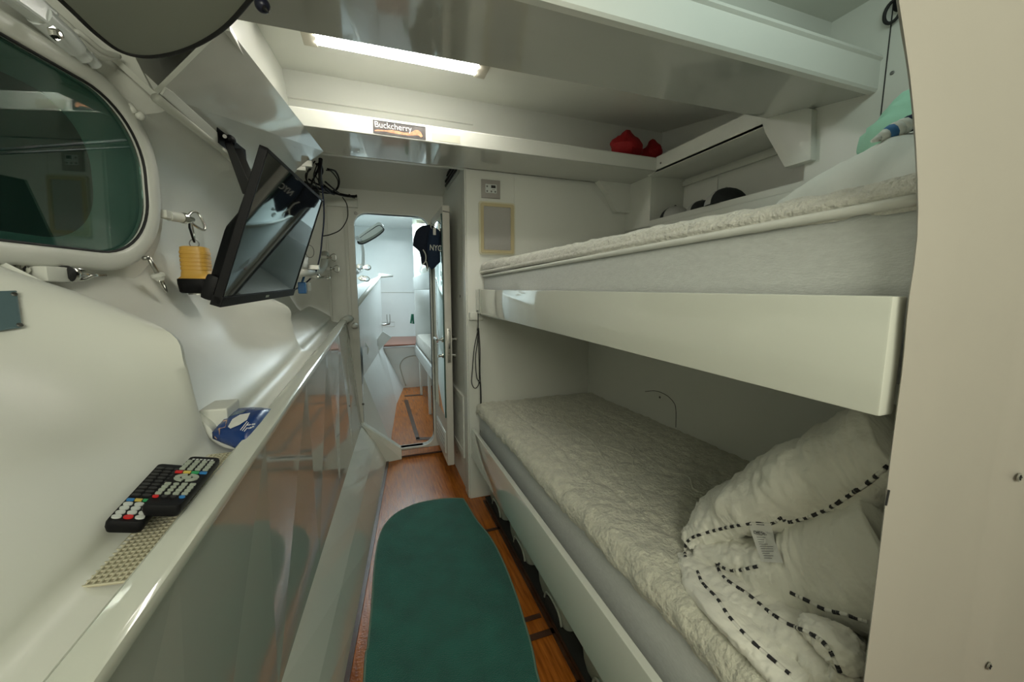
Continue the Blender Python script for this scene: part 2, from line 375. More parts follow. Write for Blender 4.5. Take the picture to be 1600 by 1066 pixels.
# outboard wall: lower plane, step, upper plane
wr = struct(box('wall_right', (1.346, .2, 0), (1.40, 2.25, 1.17), WHITE2, bev=0), 'white outboard wall behind the lower bunk')
cut = MB(); cp = [X(1008, 612, 1.345), X(1024, 611, 1.345), X(1040, 617, 1.345), X(1052, 628, 1.345), X(1056, 640, 1.345), X(1056, 668, 1.345)]
cut.tube(catmull(cp, 4), .0015, 5); cut.put('hatch_seam', INK, wr)
sc = MB(); screw(sc, X(1031, 621, 1.345), (-1, 0, 0), .006); sc.put('screw', DSTEEL, wr)
XW = 1.6
wu = MB(); pass
wu.box((XW, .2, 1.1), (XW+.03, 1.10, 2.5)); wu.box((XW, 1.10, 1.1), (XW+.03, 2.25, 1.704)); wu.box((XW, 2.0, 1.7), (XW+.03, 2.25, 2.01))
wur = struct(wu.put('wall_upper', WHITE), 'white outboard wall above the upper bunk'); wur.name = 'wall_outboard'
sm = MB(); sm.box((XW-.0015, .866, 1.3), (XW+.001, .869, 2.45)); sm.put('panel_seam', INK, wur)
sc = MB(); screw(sc, X(1394, 114, XW-.001), (-1, 0, 0), .006); sc.put('screw', DSTEEL, wur)
# recess (niche) box
ni = MB(); ni.box((XW+.03, 2.0, 1.70), (1.86, 2.03, 2.02)); ni.box((1.85, 1.05, 1.70), (1.88, 2.03, 2.02)); ni.box((XW, 1.10, 1.705), (1.849, 1.999, 1.735)); ni.box((XW+.002, 1.10, 1.999), (1.88, 2.03, 2.03)); ni.box((XW+.03, 1.102, 1.736), (1.85, 1.12, 1.99))
ni = ni.put('trim_5', WHITE2); struct(ni, 'open white recess in the outboard wall')
box('ledger', (1.835, 1.08, 1.955), (1.85, 2.0, 1.985), WHITE2, ni)
box('joint_strip', (1.843, 1.74, 1.735), (1.85, 1.745, 1.96), WHITE2, ni, bev=0)
# knee brackets
kb = MB(); a = [X(1195, 183, XW), X(1203, 209, XW), X(1234, 263, XW), X(1275, 251, XW), X(1277, 172, XW), X(1225, 160, XW)]
kb.prism([p+Vector((-.03, 0, 0)) for p in a], (.05, 0, 0)); kk = struct(kb.put('trim_6', WHITE, bev=.004, smooth='auto'), 'chamfered white knee bracket beside the recess')
kb = MB(); kb.prism([Vector((1.50, 2.20, 1.82)), Vector((1.44, 2.20, 1.92)), Vector((1.36, 2.20, 2.0)), Vector((1.60, 2.20, 2.0)), Vector((1.60, 2.20, 1.82))], (0, .049, 0))
struct(kb.put('trim_7', WHITE2), 'chamfered white knee bracket in the far corner')

# overhead: soffit at z 2.0 with open recess, lips, near beam, deck
so = MB()
so.box((-.33, 1.93, 2.0), (1.6, 2.24, 2.02))
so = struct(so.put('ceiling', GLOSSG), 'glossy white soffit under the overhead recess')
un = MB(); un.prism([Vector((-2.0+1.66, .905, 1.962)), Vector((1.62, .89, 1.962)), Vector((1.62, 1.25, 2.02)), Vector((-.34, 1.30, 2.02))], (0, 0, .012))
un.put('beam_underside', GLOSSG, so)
lf = MB(); lf.prism([Vector((-.335, 1.925, 2.003)), Vector((-.335, 1.925, 2.070)), Vector((-.335, 1.929, 2.076)), Vector((-.335, 1.94, 2.076)), Vector((-.335, 1.944, 2.07)), Vector((-.335, 1.944, 2.02))], (1.91, 0, 0))
lf.put('shelf_lip', WHITE, so)
lr = MB(); lr.prism([Vector((1.572, 1.0, 1.995)), Vector((1.572, 1.0, 2.080)), Vector((1.59, 1.0, 2.080)), Vector((1.59, 1.0, 1.995))], (0, .93, 0)); lr.box((1.572, 1.0, 1.992), (1.64, 2.0, 2.006))
lr.put('shelf_lip', WHITE, so)
sc = MB(); screw(sc, (1.5715, 1.89, 2.035), (-1, 0, 0), .006); sc.put('screw', DSTEEL, so)
# recess interior
rc = MB(); rc.box((-.42, 2.25, 2.0), (1.95, 2.28, 2.45)); rc.box((1.87, 1.2, 2.0), (1.90, 2.28, 2.45)); rc.prism([Vector((-.46, 1.27, 2.195)), Vector((-.46, 2.28, 2.376)), Vector((-.46, 2.28, 2.40)), Vector((-.46, 1.27, 2.22))], (2.36, 0, 0))
rc.box((1.59, 1.2, 2.02), (1.9, 2.28, 2.04)); rc.box((-.33, 1.94, 2.02), (1.6, 2.26, 2.03))
rec = struct(rc.put('ceiling_recess', WHITE2), 'white open overhead recess with strip lamp'); rec.name = 'trim_8'
sc = MB(); screw(sc, X(1096, 185, 1.869), (-1, 0, 0), .007); sc.put('screw', DSTEEL, rec)
# recess left side panel
lp = MB(); lp.prism([Vector((-.335, 1.30, 2.0)), Vector((-.335, 1.93, 2.0)), Vector((-.335, 2.25, 2.03)), Vector((-.38, 2.25, 2.40)), Vector((-.46, 1.95, 2.40)), Vector((-.38, 1.30, 2.30))], (-.012, 0, 0))
lp.put('side_cheek', WHITE2, rec)
box('edge_trim', (-.355, 1.30, 1.988), (-.333, 1.94, 2.006), WHITE, rec)
# near beam face with rounded top rail, box above
bx = MB(); bx.prism([Vector((-.4, .89, 1.962)), Vector((-.4, .885, 1.97)), Vector((-.4, .885, 2.055)), Vector((-.4, .878, 2.062)), Vector((-.4, .884, 2.075)), Vector((-.4, .90, 2.075)), Vector((-.4, .91, 2.06)), Vector((-.4, .91, 1.962))], (2.0, 0, 0))
bx = struct(bx.put('trim_9', WHITE, smooth=False), 'white beam face with rounded top rail across the cabin')
dk = MB(); dk.box((-.6, -1.2, 2.27), (1.7, 1.06, 2.30)); dk.box((-.6, 1.05, 2.0), (1.6, 1.07, 2.45)); dk.box((-.9, -1.2, 2.40), (2.0, 3.2, 2.46)); dk.box((-.6, 1.07, 2.30), (1.6, 1.30, 2.33))
dk.box((-.34, .91, 2.035), (1.6, 1.07, 2.045))
struct(dk.put('ceiling_deck', WHITE2), 'white deck head above the bunks').name = 'ceiling_upper'
# alcove ceiling sloping down to the door bulkhead
al = MB(); al.prism([Vector((-.70, 2.24, 2.24)), Vector((.56, 2.24, 2.24)), Vector((.56, 3.06, 2.03)), Vector((-.70, 3.06, 2.03))], (0, 0, .02)); al.box((-.7, 2.285, 2.2), (.56, 2.30, 2.4))
alc = struct(al.put('ceiling_alcove', WHITE2), 'sloping white ceiling before the doorway')
alc.name = 'ceiling_slope'
# louvred vent high on the alcove wall
vt = thing('air_vent', 'dark louvred air vent high on the wall beside the doorway', 'vent', (.52, 2.6, 2.05))
box('vent_frame', (.508, 2.42, 2.03), (.520, 2.86, 2.19), EDGE, vt)
for k in range(5):
    box('slat', (.500, 2.44, 2.045+k*.028), (.509, 2.84, 2.059+k*.028), BLACK, vt, bev=0)

# sloped overhead panel over the hull, with cut edge and hardware
A = Vector((-.505, 1.28, 1.79)); B = Vector((-.345, 1.30, 2.0)); Cc = Vector((-.208, 2.214, 2.0)); D = Vector((-.43, 2.20, 1.795))
B = Vector((-.34, 1.30, 2.0)); D = Z(428, 292, 1.80); Cc = Z(505, 236, 2.0); A = Z(247, 147, 1.80)
nrm = (B-A).cross(D-A).normalized();
if nrm.z < 0: nrm = -nrm
op = thing('overhead_locker_panel', 'sloping white overhead panel carrying the television bracket', 'panel', (-.4, 1.7, 1.8))
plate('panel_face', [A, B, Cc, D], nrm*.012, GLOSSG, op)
ed = MB(); ed.prism([Cc, D, D+nrm*.03, Cc+nrm*.03], (.0, .012, -.0)); ed.put('cut_edge', EDGE, op)
ca = MB(); mid = Cc.lerp(D, .45)
ca.box(mid+Vector((-.03, -.012, -.02)), mid+Vector((.02, .02, .012))); ca.box(mid+Vector((.0, -.014, .0)), mid+Vector((.05, .015, .03))); ca.put('catch', STEEL, op, bev=.002)
tr = MB(); tr.tube([A+Vector((-.005, 0, -.01)), A.lerp(D, .5)+Vector((-.006, 0, -.012)), D+Vector((-.006, .7, -.012))], .012, 8); tr.put('edge_moulding', EDGE, op, smooth=True)
def onp0(x, y, lift=0):
    o = A-nrm*lift; d = ray(x, y); return C0+d*((o-C0).dot(nrm)/d.dot(nrm))
tr = MB(); tr.prism([onp0(249, 146), onp0(257, 135), onp0(268, 142), onp0(345, 212), onp0(336, 222)], -nrm*.006); tr.put('light_strip', WHITE, op, bev=.002)
# ceiling patch between hull and near beam, and left header
hc = MB(); hc.prism([Vector((-.9, -1.2, 2.05)), Vector((-.34, -1.2, 2.05)), Vector((-.34, .9, 2.05)), Vector((-.9, .9, 2.05))], (0, 0, .02))
hc.prism([Vector((-.9, .9, 2.05)), Vector((-.34, .9, 2.0)), Vector((-.34, 1.3, 2.0)), Vector((-.9, 1.9, 2.1))], (0, 0, .02))
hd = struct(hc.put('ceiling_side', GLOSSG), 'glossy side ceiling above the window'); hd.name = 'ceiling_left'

# right-hand frame bulkhead close to the camera, curved edge
YB = .25
eg = [Y(1398, -60, YB), Y(1405, 0, YB), Y(1425, 140, YB), Y(1434, 280, YB), Y(1433, 380, YB), Y(1420, 470, YB), Y(1410, 580, YB), Y(1395, 690, YB), Y(1375, 860, YB), Y(1350, 1066, YB)]
eg = catmull(eg, 4)
low = Vector((eg[-1].x, YB, 0)); top = eg[0]
def edge_x(z): 
    for p, q in zip(eg, eg[1:]):
        if q.z <= z <= p.z: t = (z-q.z)/(p.z-q.z+1e-9); return q.x+(p.x-q.x)*t
    return eg[-1].x if z < eg[-1].z else eg[0].x-.25*(z-eg[0].z)
zs = [0, .3, .6]+[eg[-1].z+(eg[0].z-eg[-1].z)*k/26 for k in range(27)]+[1.75, 1.9, 2.1, 2.3]
rows = []
for z in zs:
    x = edge_x(z); rows.append([Vector((x*1.12+.02, YB+.030, z)), Vector((x*1.09+.006, YB+.0225, z)), Vector((x*1.02, YB+.006, z)), Vector((x*1.004, YB+.001, z)), Vector((x+.005, YB, z)), Vector((x+.10, YB, z)), Vector((x+.10+.13, YB-.0, z)), Vector((x+.245, YB-.004, z)), Vector((x+.262, YB-.012, z)), Vector((x+.29, YB-.014, z)), Vector((1.7, YB-.014, z)), Vector((1.7, YB+.03, z))])
fb = struct(grid('wall_near', rows, BEIGE, smooth='auto'), 'beige-white frame bulkhead with a curved edge, close on the right')
for p in fb.data.polygons: p.use_smooth = True
fb.data.set_sharp_from_angle(angle=math.radians(60))
for i, (px_, py_) in enumerate(((1592, 746), (1545, 1041))):
    p = Y(px_, py_, YB-.0145); mb = MB(); mb.lathe([(.0062, 0), (.0062, .0008), (.005, .0016), (.0012, .0012)], p, (0, -1, 0), 16)
    s_ = mb.put('screw', STEEL, fb)
    mb = MB(); mb.box(p+Vector((-.0035, -.0022, -.0006)), p+Vector((.0035, -.0012, .0006))); mb.box(p+Vector((-.0006, -.0022, -.0035)), p+Vector((.0006, -.0012, .0035))); mb.put('cross_slot', INK, s_)
cp = MB(); cp.tube([Y(1389, 766, YB-.001), Y(1387, 775, YB-.001), Y(1384, 790, YB-.001)], .0012, 5); cp.put('edge_chip', INK, fb)
# closing walls behind the camera
struct(box('wall_back', (-1.0, -1.25, 0), (1.75, -1.2, 2.5), WHITE2, bev=0), 'wall behind the camera')
struct(box('wall_side', (1.0, -1.2, 0), (1.05, YB-.02, 2.5), WHITE2, bev=0), 'side wall behind the camera').name = 'wall_aft'

# ================================================================== FORE CABIN (through the door)
ff = struct(put('floor_fore', [(.08, 3.17, .05), (.9, 3.17, .05), (.9, 5.15, .05), (.08, 5.15, .05)], [(0, 1, 2, 3)], FLOOR), 'orange-brown floor of the fore cabin')
ff.name = 'floor_fore'
for a in ([Z(631, 625, .051), Z(637, 625, .051), Z(656, 686, .051), Z(650, 687, .051)], [Z(650, 684, .051), Z(684, 683, .051), Z(684, 687, .051), Z(651, 688, .051)], [Z(632, 618, .051), Z(660, 616, .051), Z(660, 618, .051), Z(632, 620, .051)]):
    plate('dark_strip', a, (0, 0, .002), DARKWOOD, ff)
wfo = struct(box('wall_fore', (-.9, 6.1, .0), (1.6, 6.14, 2.3), COOL, bev=0), 'pale blue-white end wall of the fore cabin')
box('panel_seam', (.05, 6.095, 1.30), (.72, 6.10, 1.305), EDGE, wfo, bev=0)
sh = thing('bench', 'red-brown topped bench at the end of the fore cabin', 'bench', (.3, 5.5, 0))
plate('bench_top', [Z(600, 541, .63), Z(649, 539, .63), Z(653, 526.5, .63), Z(611, 527.5, .63)], (0, 0, .012), REDWOOD, sh)
plate('bench_edge', [Z(599, 541, .63), Z(650, 539, .63), Z(650, 539, .59), Z(599, 543, .59)], (0, .02, 0), REDWOOD, sh)
box('bench_front', (-.2, 5.15, .05), (1.19, 5.18, .588), COOL, sh)
mb = MB(); op_ = [Y(634, 603, 5.145), Y(628, 585, 5.145), Y(625, 572, 5.145), Y(630, 562, 5.145), Y(640, 557, 5.145), Y(655, 556, 5.145), Y(672, 556, 5.145)]
mb.tube(catmull(op_, 5), .006, 6); mb.put('hatch_seam', EDGE, sh, smooth=True)
# left side of fore cabin
wv = MB()
rl = [Vector((-.14, 3.12, 1.2)), Vector((-.02, 4.2, 1.36)), Vector((.08, 5.2, 1.52))]
p0, p1 = Y(557, 477, 3.2), Y(594, 431, 5.3)
wv.add([p0, p1, Vector((p1.x, p1.y, .62)), Vector((p0.x, p0.y, .55))], [(0, 1, 2, 3)])
wlf = struct(wv.put('wall_fore_left', COOL), 'pale lining below the fore cabin shelf')
wlf.name = 'wall_port'
mb = MB(); mb.tube([p0, p1], .02, 8); mb.tube([p1+Vector((-.01, 0, 0)), p1+Vector((.06, .1, .005)), p1+Vector((.16, .3, .012))], [.03, .026, .015], 8); mb.put('rail', WHITE, wlf, smooth=True)
hv = MB(); hv.add([Vector((-.75, 3.1, 1.1)), Vector((-.75, 3.1, 2.3)), Vector((-.35, 6.1, 2.3)), Vector((-.30, 6.1, 1.3))], [(0, 1, 2, 3)]); hv.add([Vector((-.75, 3.1, 1.1)), p0, p1, Vector((-.30, 6.1, 1.3))], [(0, 1, 2, 3)])
hv.add([p1, Vector((p1.x, 6.1, 1.5)), Vector((-.3, 6.1, 1.3))], [(0, 1, 2)])
hv.put('hull_side', COOL, wlf)
fc = MB()
q = [Y(568, 588, 3.25), Y(624, 648, 4.3), Y(612, 697, 3.25), Y(566, 672, 3.12)]; fc.add(q, [(0, 1, 2, 3)])
q = [Y(566, 542, 3.3), Y(568, 588, 3.25), Y(624, 648, 4.3), Y(632, 609, 5.15), Y(598, 541, 5.15)]; fc.add(q, [(0, 1, 2, 3, 4)])
fc = fc.put('facets', COOL, wlf)
fr = MB(); fr.prism([Y(598, 518, 4.6), Y(612, 527, 4.6), Y(584, 556, 4.6), Y(578, 545, 4.6)], (.0, .03, 0)); fr.prism([Y(570, 533, 3.6), Y(577, 545, 3.6), Y(566, 590, 3.6), Y(563, 545, 3.6)], (0, .03, 0)); fr.put('gusset', COOL, wlf)
struct(box('ceiling_fore', (-.9, 3.10, 2.25), (1.6, 6.14, 2.28), COOL, bev=0), 'fore cabin ceiling')
struct(box('wall_fore_right', (1.215, 3.10, .0), (1.25, 6.14, 2.3), COOL, bev=0), 'fore cabin side wall').name = 'wall_starboard'
# oval hinged panel with rim in fore cabin
def rim_panel(name, label, M, w_, h_, r_, face, rim, back, rr=.006, th=.02, group=None):
    t = thing(name, label, 'panel', M.translation)
    loop = rrect(w_, h_, r_, 10); P = [M @ Vector((a, b, 0)) for a, b in loop]; nz = (M.to_3x3() @ Vector((0, 0, 1)))
    MB().prism(P, nz*th).put('panel_board', face, t)
    MB().tube(P, rr, 8, closed=True).put('rubber_rim', rim, t, smooth=True)
    bk = [M @ Vector((a*1.05, b*1.05, th*.9)) for a, b in loop]; MB().prism(bk, nz*th*.8).put('back_plate', back, t)
    return t
bt = thing('hatch_blind', 'small pale round-cornered blind tilted down in the fore cabin', 'panel', Y(579, 367, 3.9))
lp_ = catmull([Y(a, b, 3.9+(b-367)*-.006) for a, b in ((559, 378), (563, 372), (577, 362), (591, 353), (598, 356), (599, 361), (588, 370), (570, 380), (562, 381))], 4, closed=True)
MB().prism(lp_, (0, .02, .01)).put('panel_board', BLIND, bt); MB().tube(lp_, .006, 6, closed=True).put('rubber_rim', RUBBER, bt, smooth=True)
MB().prism([p+Vector((-.0, .022, .03)) for p in lp_], (0, .02, .01)).put('back_plate', WHITE, bt)
# fore window frame with clamps
fw = thing('porthole_frame', 'pale porthole frame with clamps on the fore cabin hull side', 'window frame', Y(567, 395, 3.9))
mb = MB(); lo = [Y(558, 372, 3.7), Y(564, 378, 3.9), Y(567, 392, 4.0), Y(567, 415, 4.0), Y(562, 424, 3.9), Y(557, 426, 3.7)]; mb.tube(catmull(lo, 4), .018, 8); mb.put('frame_tube', COOL, fw, smooth=True)
for (a, b) in ((562, 417), (574, 418), (566, 435), (572, 436)):
    mb = MB(); p = Y(a, b, 3.9); mb.tube([p+Vector((.03*math.cos(t), 0, .022*math.sin(t))) for t in [2*PI*k/12 for k in range(12)]], .006, 6, closed=True); mb.box(p+Vector((-.04, -.01, -.01)), p+Vector((0, .01, .01))); mb.put('clamp', CHROME, fw)
cl = thing('wire_clamp', 'small wire and chrome clamp on the far lining panel', 'clamp', Y(601, 505, 5.3))
mb = MB(); p = Y(600, 506, 5.25)
mb.tube([p+Vector((-.07, 0, 0)), p+Vector((0, -.02, -.012)), p+Vector((.07, 0, 0))], .014, 8); mb.put('bar', STEEL, cl, smooth=True)
mb = MB()
for dx in (-.075, -.04, .04, .075): mb.tube([p+Vector((dx, 0, 0)), p+Vector((dx, 0, .12))], .005, 6)
mb.tube([p+Vector((-.08, -.0, -.04)), p+Vector((-.08, 0, .02)), p+Vector((.13, 0, .02)), p+Vector((.13, 0, -.04)), p+Vector((-.08, 0, -.04))], .003, 5); mb.put('wires', STEEL, cl)
# fore bunk
fbk = thing('bunk_bed', 'white two-tier bunk seen through the doorway in the fore cabin', 'bunk bed', (.8, 4.2, 0))
box('end_wall', (.49, 5.20, .0), (1.2, 5.24, 2.24), COOL, fbk)
box('upper_board', (.47, 3.3, 1.335), (.50, 5.15, 1.49), COOL, fbk)
box('upper_base', (.50, 3.3, 1.335), (1.2, 5.15, 1.36), COOL, fbk)
box('lower_board', (.46, 3.45, .50), (.48, 5.1, .62), COOL, fbk)
for y in (3.5, 3.9, 4.7): box('leg', (.475, y, .05), (.50, y+.05, .50), COOL, fbk)
box('back_panel', (1.17, 3.3, .05), (1.2, 5.15, 1.34), mat('pale_green_lining', (.6, .66, .52), .4), fbk)
fm = MB(); fm.box((.49, 3.45, .60), (1.17, 5.14, .76)); tag(fm.put('mattress', FLEECE2, bev=.04, smooth='auto'), 'cream mattress on the fore cabin lower bunk', 'mattress')
gp = MB(); gp.ball((.60, 4.75, 1.62), (.09, .16, .15), dis=.25); gp.ball((.60, 4.5, 1.55), (.10, .16, .09), dis=.25); tag(gp.put('bedding_bundle', COTTON, smooth=True), 'white bundled bedding on the fore cabin upper bunk', 'bedding')
sp = thing('speaker_panel', 'pale speaker panel on the fore cabin end wall', 'speaker', Y(660, 360, 5.13))
ring = MB(); o_ = [Y(651, 344, 5.14), Y(681, 346, 5.14), Y(681, 390, 5.14), Y(651, 388, 5.14)]; ring.prism(o_, (0, -.015, 0)); ring.put('surround', CREAMW, sp)
ring = MB(); o_ = [Y(655, 348, 5.12), Y(678, 350, 5.12), Y(678, 386, 5.12), Y(655, 384, 5.12)]; ring.prism(o_, (0, -.01, 0)); ring.put('speaker_cloth', MESHG, sp)
st = MB(); st.tube([Y(644, 491, 5.1), Y(642, 505, 5.1), Y(646, 506, 5.1), Y(645, 491, 5.1)], .012, 6); tag(st.put('strap', GREEN), 'dark green strap hanging from the fore bunk post', 'strap')
# small door-height clothing later
# ================================================================== WINDOW (porthole) ON THE HULL
WM = frame_M((-.60, 1.3, 1.565), (.2, 1, 0), (.03, 0, 1)); WM.translation = Vector((-.60, 1.3, 1.565))
WMi = WM.inverted(); wn = (WM.to_3x3() @ Vector((0, 0, 1)))    # local z faces inboard
def onw(x, y, lift=0):
    """point on the window plane (lift metres inboard)"""
    o = WM.translation+wn*lift; d = ray(x, y); t = (o-C0).dot(wn)/d.dot(wn); return C0+d*t
def wl2(x, y):
    q = WMi @ onw(x, y); return q.x, q.y
pr = wl2(232, 300)[0]; pt = wl2(110, 112)[1]; pb = wl2(60, 384)[1]
WW = 1.1; gh = pt-pb; gcx = pr-WW/2; gcy = (pt+pb)/2
wnd = thing('porthole', 'large white-framed porthole with dark teal glass', 'window', WM.translation)
wnd['kind'] = 'structure'; del wnd['category']; wnd.name = 'window_1'
def wloop(w_, h_, r_, lift, n=12): return [WM @ Vector((gcx+a, gcy+b, lift)) for a, b in rrect(w_, h_, r_, n)]
fwid = .042
mb = MB(); O = wloop(WW+2*fwid, gh+2*fwid, .165+fwid, 0); I = wloop(WW, gh, .165, 0)
n = len(O); lo = wloop(WW+2*fwid, gh+2*fwid, .165+fwid, -.03); loi = wloop(WW-.004, gh-.004, .16, -.03)
O2 = wloop(WW+2*fwid-.016, gh+2*fwid-.016, .165+fwid-.008, .006); I2 = wloop(WW+.010, gh+.010, .17, .006)
loops = [lo, O, O2, I2, I, loi]
mb.add([p for l in loops for p in l], [(k*n+i, k*n+(i+1) % n, (k+1)*n+(i+1) % n, (k+1)*n+i) for k in range(5) for i in range(n)])
mb.put('frame', WHITE, wnd, smooth=True)
mb = MB(); mb.tube(wloop(WW-.004, gh-.004, .163, -.003), .0035, 6, closed=True); mb.put('gasket', RUBBER, wnd, smooth=True)
mb = MB(); mb.prism(wloop(WW-.006, gh-.006, .16, -.012), -wn*.008); mb.put('glass', GLASS, wnd)
# recess tunnel and outer pane
mb = MB(); t0 = wloop(WW-.002, gh-.002, .162, -.028); t1 = wloop(WW-.10, gh-.06, .14, -.10)
mb.add(t0+t1, [(i, (i+1) % n, (i+1) % n+n, i+n) for i in range(n)]); mb.put('recess_ring', TEALF, wnd, smooth=True)
mb = MB(); mb.prism(t1, -wn*.01); mb.put('outer_pane', SEA, wnd)
# cut the hull side open behind the window frame
me = wl.data; bm = bmesh.new(); bm.from_mesh(me); org = wo(wl)
kill = []
for f in bm.faces:
    q = WMi @ (f.calc_center_median()+org)
    if abs(q.x-gcx) < WW/2+.005 and abs(q.y-gcy) < gh/2+.004 and q.z < .3 and f.calc_center_median().x+org.x < -.5: kill.append(f)
bmesh.ops.delete(bm, geom=kill, context='FACES'); bm.to_mesh(me); bm.free()
# flange around the frame on the hull
mb = MB(); a_ = wloop(WW+.2, gh+.19, .26, -.034, 12); b_ = wloop(WW+.01, gh+.01, .17, -.034, 12)
mb.add(a_+b_, [(i, (i+1) % n, (i+1) % n+n, i+n) for i in range(n)]); c_ = wloop(WW+.2, gh+.19, .26, -.075, 12); mb.add(a_+c_, [(i, (i+1) % n, (i+1) % n+n, i+n) for i in range(n)])
mb.put('hull_flange', WHITE, wnd, smooth='auto')
def swing_clamp(name, label, base, dirn, ringdir, cat='window handle', s=1.0, group=None):
    """threaded shank + collar + tapered loop handle"""
    t = thing(name, label, cat, base, group); d = Vector(dirn).normalized(); base = Vector(base)
    mb = MB(); mb.lathe([(.012*s, -.02*s), (.012*s, .012*s)], base, d, 14); mb.put('lug', WHITE, t, smooth='auto')
    mb = MB(); mb.lathe([(.006*s, .0), (.006*s, .014*s), (.013*s, .014*s), (.014*s, .022*s), (.009*s, .026*s), (.008*s, .034*s), (.006*s, .045*s)], base, d, 16); mb.put('collar', CHROME, t, smooth='auto')
    r = Vector(ringdir).normalized(); r = (r-d*r.dot(d)).normalized()
    P = [base+d*s*a+r*s*b for a, b in ((.030, .004), (.050, .020), (.066, .024), (.072, .014), (.073, 0), (.072, -.014), (.066, -.024), (.050, -.020), (.030, -.004))]
    mb = MB(); mb.tube(catmull(P, 4), .0034*s, 8); mb.put('loop', CHROME, t, smooth=True); return t
# right-hand clamp with the torch on it
p = onw(263, 336, .0)
lug = MB(); lug.box((-.02, -.012, -.012), (.028, .012, .012), frame_M(p+wn*-.005, (.12, 1, 0), (0, 0, 1))); lug.put('lug', WHITE, wnd, bev=.004, smooth='auto')
swing_clamp('window_clamp', 'chrome triangular clamp handle at the right side of the large porthole, torch hanging from it', p+Vector((.008, .03, 0)), (.45, 1, .04), (.3, -.1, -1), s=1.25)
# lower middle clamp
p = onw(92, 428, .0)
lug = MB(); lug.box((-.05, -.018, -.014), (.012, .014, .02), frame_M(p, (.15, 1, 0), (0, 0, 1))); lug.put('lug', WHITE, wnd, bev=.005, smooth='auto')
t = thing('window_clamp', 'chrome wing handle under the large porthole', 'window handle', p)
d = (onw(175, 429, .03)-onw(100, 426, .03)).normalized()
mb = MB(); mb.lathe([(.014, -.005), (.018, 0), (.0185, .006)], p+wn*.01, d, 20); mb.put('washer', RUBBER, t, smooth='auto')
mb = MB(); mb.lathe([(.017, .006), (.0185, .009), (.018, .018), (.013, .024), (.006, .05)], p+wn*.01, d, 20); mb.put('collar', CHROME, t, smooth='auto')
mb = MB(); b0 = p+wn*.01
mb.tube([b0+d*.012+Vector((0, 0, .012)), b0+d*.045+Vector((0, 0, .009)), b0+d*.062+Vector((0, 0, .002)), b0+d*.10], [.005, .005, .005, .004], 8)
mb.tube([b0+d*.012+Vector((0, 0, -.012)), b0+d*.04+Vector((0, 0, -.011)), b0+d*.062+Vector((0, 0, -.002)), b0+d*.10], [.005, .005, .005, .004], 8); mb.put('wing', CHROME, t, smooth=True)
# hinge bracket at far left under frame
bp_ = thing('hinge_bracket', 'dark metal bracket with a hex bolt below the porthole, far left', 'bracket', onw(30, 420))
mb = MB(); mb.prism([onw(-12, 403, -.018), onw(56, 404, -.018), onw(60, 431, -.018), onw(-12, 432, -.018)], wn*.008); mb.put('plate', STEEL, bp_, bev=.001)
mb = MB(); mb.lathe([(.012, 0), (.012, .004), (.008, .004), (.008, .012), (.004, .013)], onw(31, 421, -.01), wn, 6); mb.lathe([(.006, 0), (.006, .004)], onw(50, 422, -.01), wn, 6); mb.put('bolt', CHROME, bp_)
mb = MB(); mb.lathe([(.0045, 0), (.0045, .004), (.002, .004)], onw(144, 417, -.03), wn, 12); mb.put('screw', DSTEEL, wnd)
# drop-down clamp at the lower right corner
p = onw(232, 402, .01); q = onw(247, 430, .012); e = onw(259, 455, .02)
t = thing('window_clamp', 'steel swing bolt hanging below the lower right corner of the large porthole', 'window handle', p)
MB().tube([p, q], .0055, 10).put('shank', STEEL, t, smooth=True)
MB().tube([onw(222, 404, 0), onw(233, 403, .012)], .006, 8).put('pivot', STEEL, t, smooth=True)
d = (e-q).normalized(); MB().lathe([(.010, -.006), (.0165, -.004), (.0165, .004), (.012, .008), (.009, .016)], q, d, 18).put('collar', WHITE, t, smooth='auto')
MB().tube(catmull([q+d*.012+Vector((0, .006, 0)), q+d*.026+Vector((0, .009, 0)), e+d*.004, q+d*.026+Vector((0, -.007, 0)), q+d*.012+Vector((0, -.005, 0))], 4), .0035, 8).put('loop', CHROME, t, smooth=True)
# stud right of the frame top
t = thing('window_stay', 'short white stay stud beside the upper right curve of the porthole', 'window stay', onw(210, 175))
MB().tube([onw(201, 163, .0), onw(212, 177, .01)], .008, 10).put('post', WHITE, t, smooth=True)
MB().ball(onw(219, 181, .014), .011).put('end_cap', WHITE, t, smooth=True)
# hinge assembly top left: white barrels, tubes, hex bolt
t = wnd
mb = MB(); P = [onw(60, 22, .012), onw(100, 58, .012), onw(118, 76, .012)]; mb.tube(P, [.024, .024, .021], 14); P = [onw(119, 76, .012), onw(133, 90, .012)]; mb.tube(P, [.017, .016], 12); P = [onw(134, 84, .012), onw(150, 102, .012)]; mb.tube(P, [.013, .012], 12); mb.put('hinge_barrel', COOL, t, smooth='auto')
mb = MB(); mb.lathe([(.013, 0), (.013, .004), (.009, .004), (.009, .012), (.004, .013)], onw(83, 52, .034), wn, 6); mb.put('bolt', CHROME, t)
mb = MB()
for k, dx in enumerate((0, 7)):
    P = [onw(38+dx, -25, .02), onw(50+dx, 8, .02), onw(68+dx, 34, .022)]; MB().tube(catmull(P, 5), .008, 8).put('looped_tube', WHITE, t, smooth=True)
P = [onw(122, 58, .01), onw(135, 76, .015), onw(150, 88, .015), onw(170, 90, .015), onw(185, 88, .02), onw(160, 80, .02), onw(135, 60, .02), onw(121, 50, .015), onw(118, 54, .01)]
mb.tube(catmull(P, 5), .0065, 8); mb.put('looped_tube', WHITE, t, smooth=True)
mb = MB(); mb.prism([onw(-30, -70, .0), onw(70, 20, .0), onw(55, 40, .0), onw(-30, -20, .0)], wn*.03); mb.put('mounting_block', COOL, t, bev=.006)

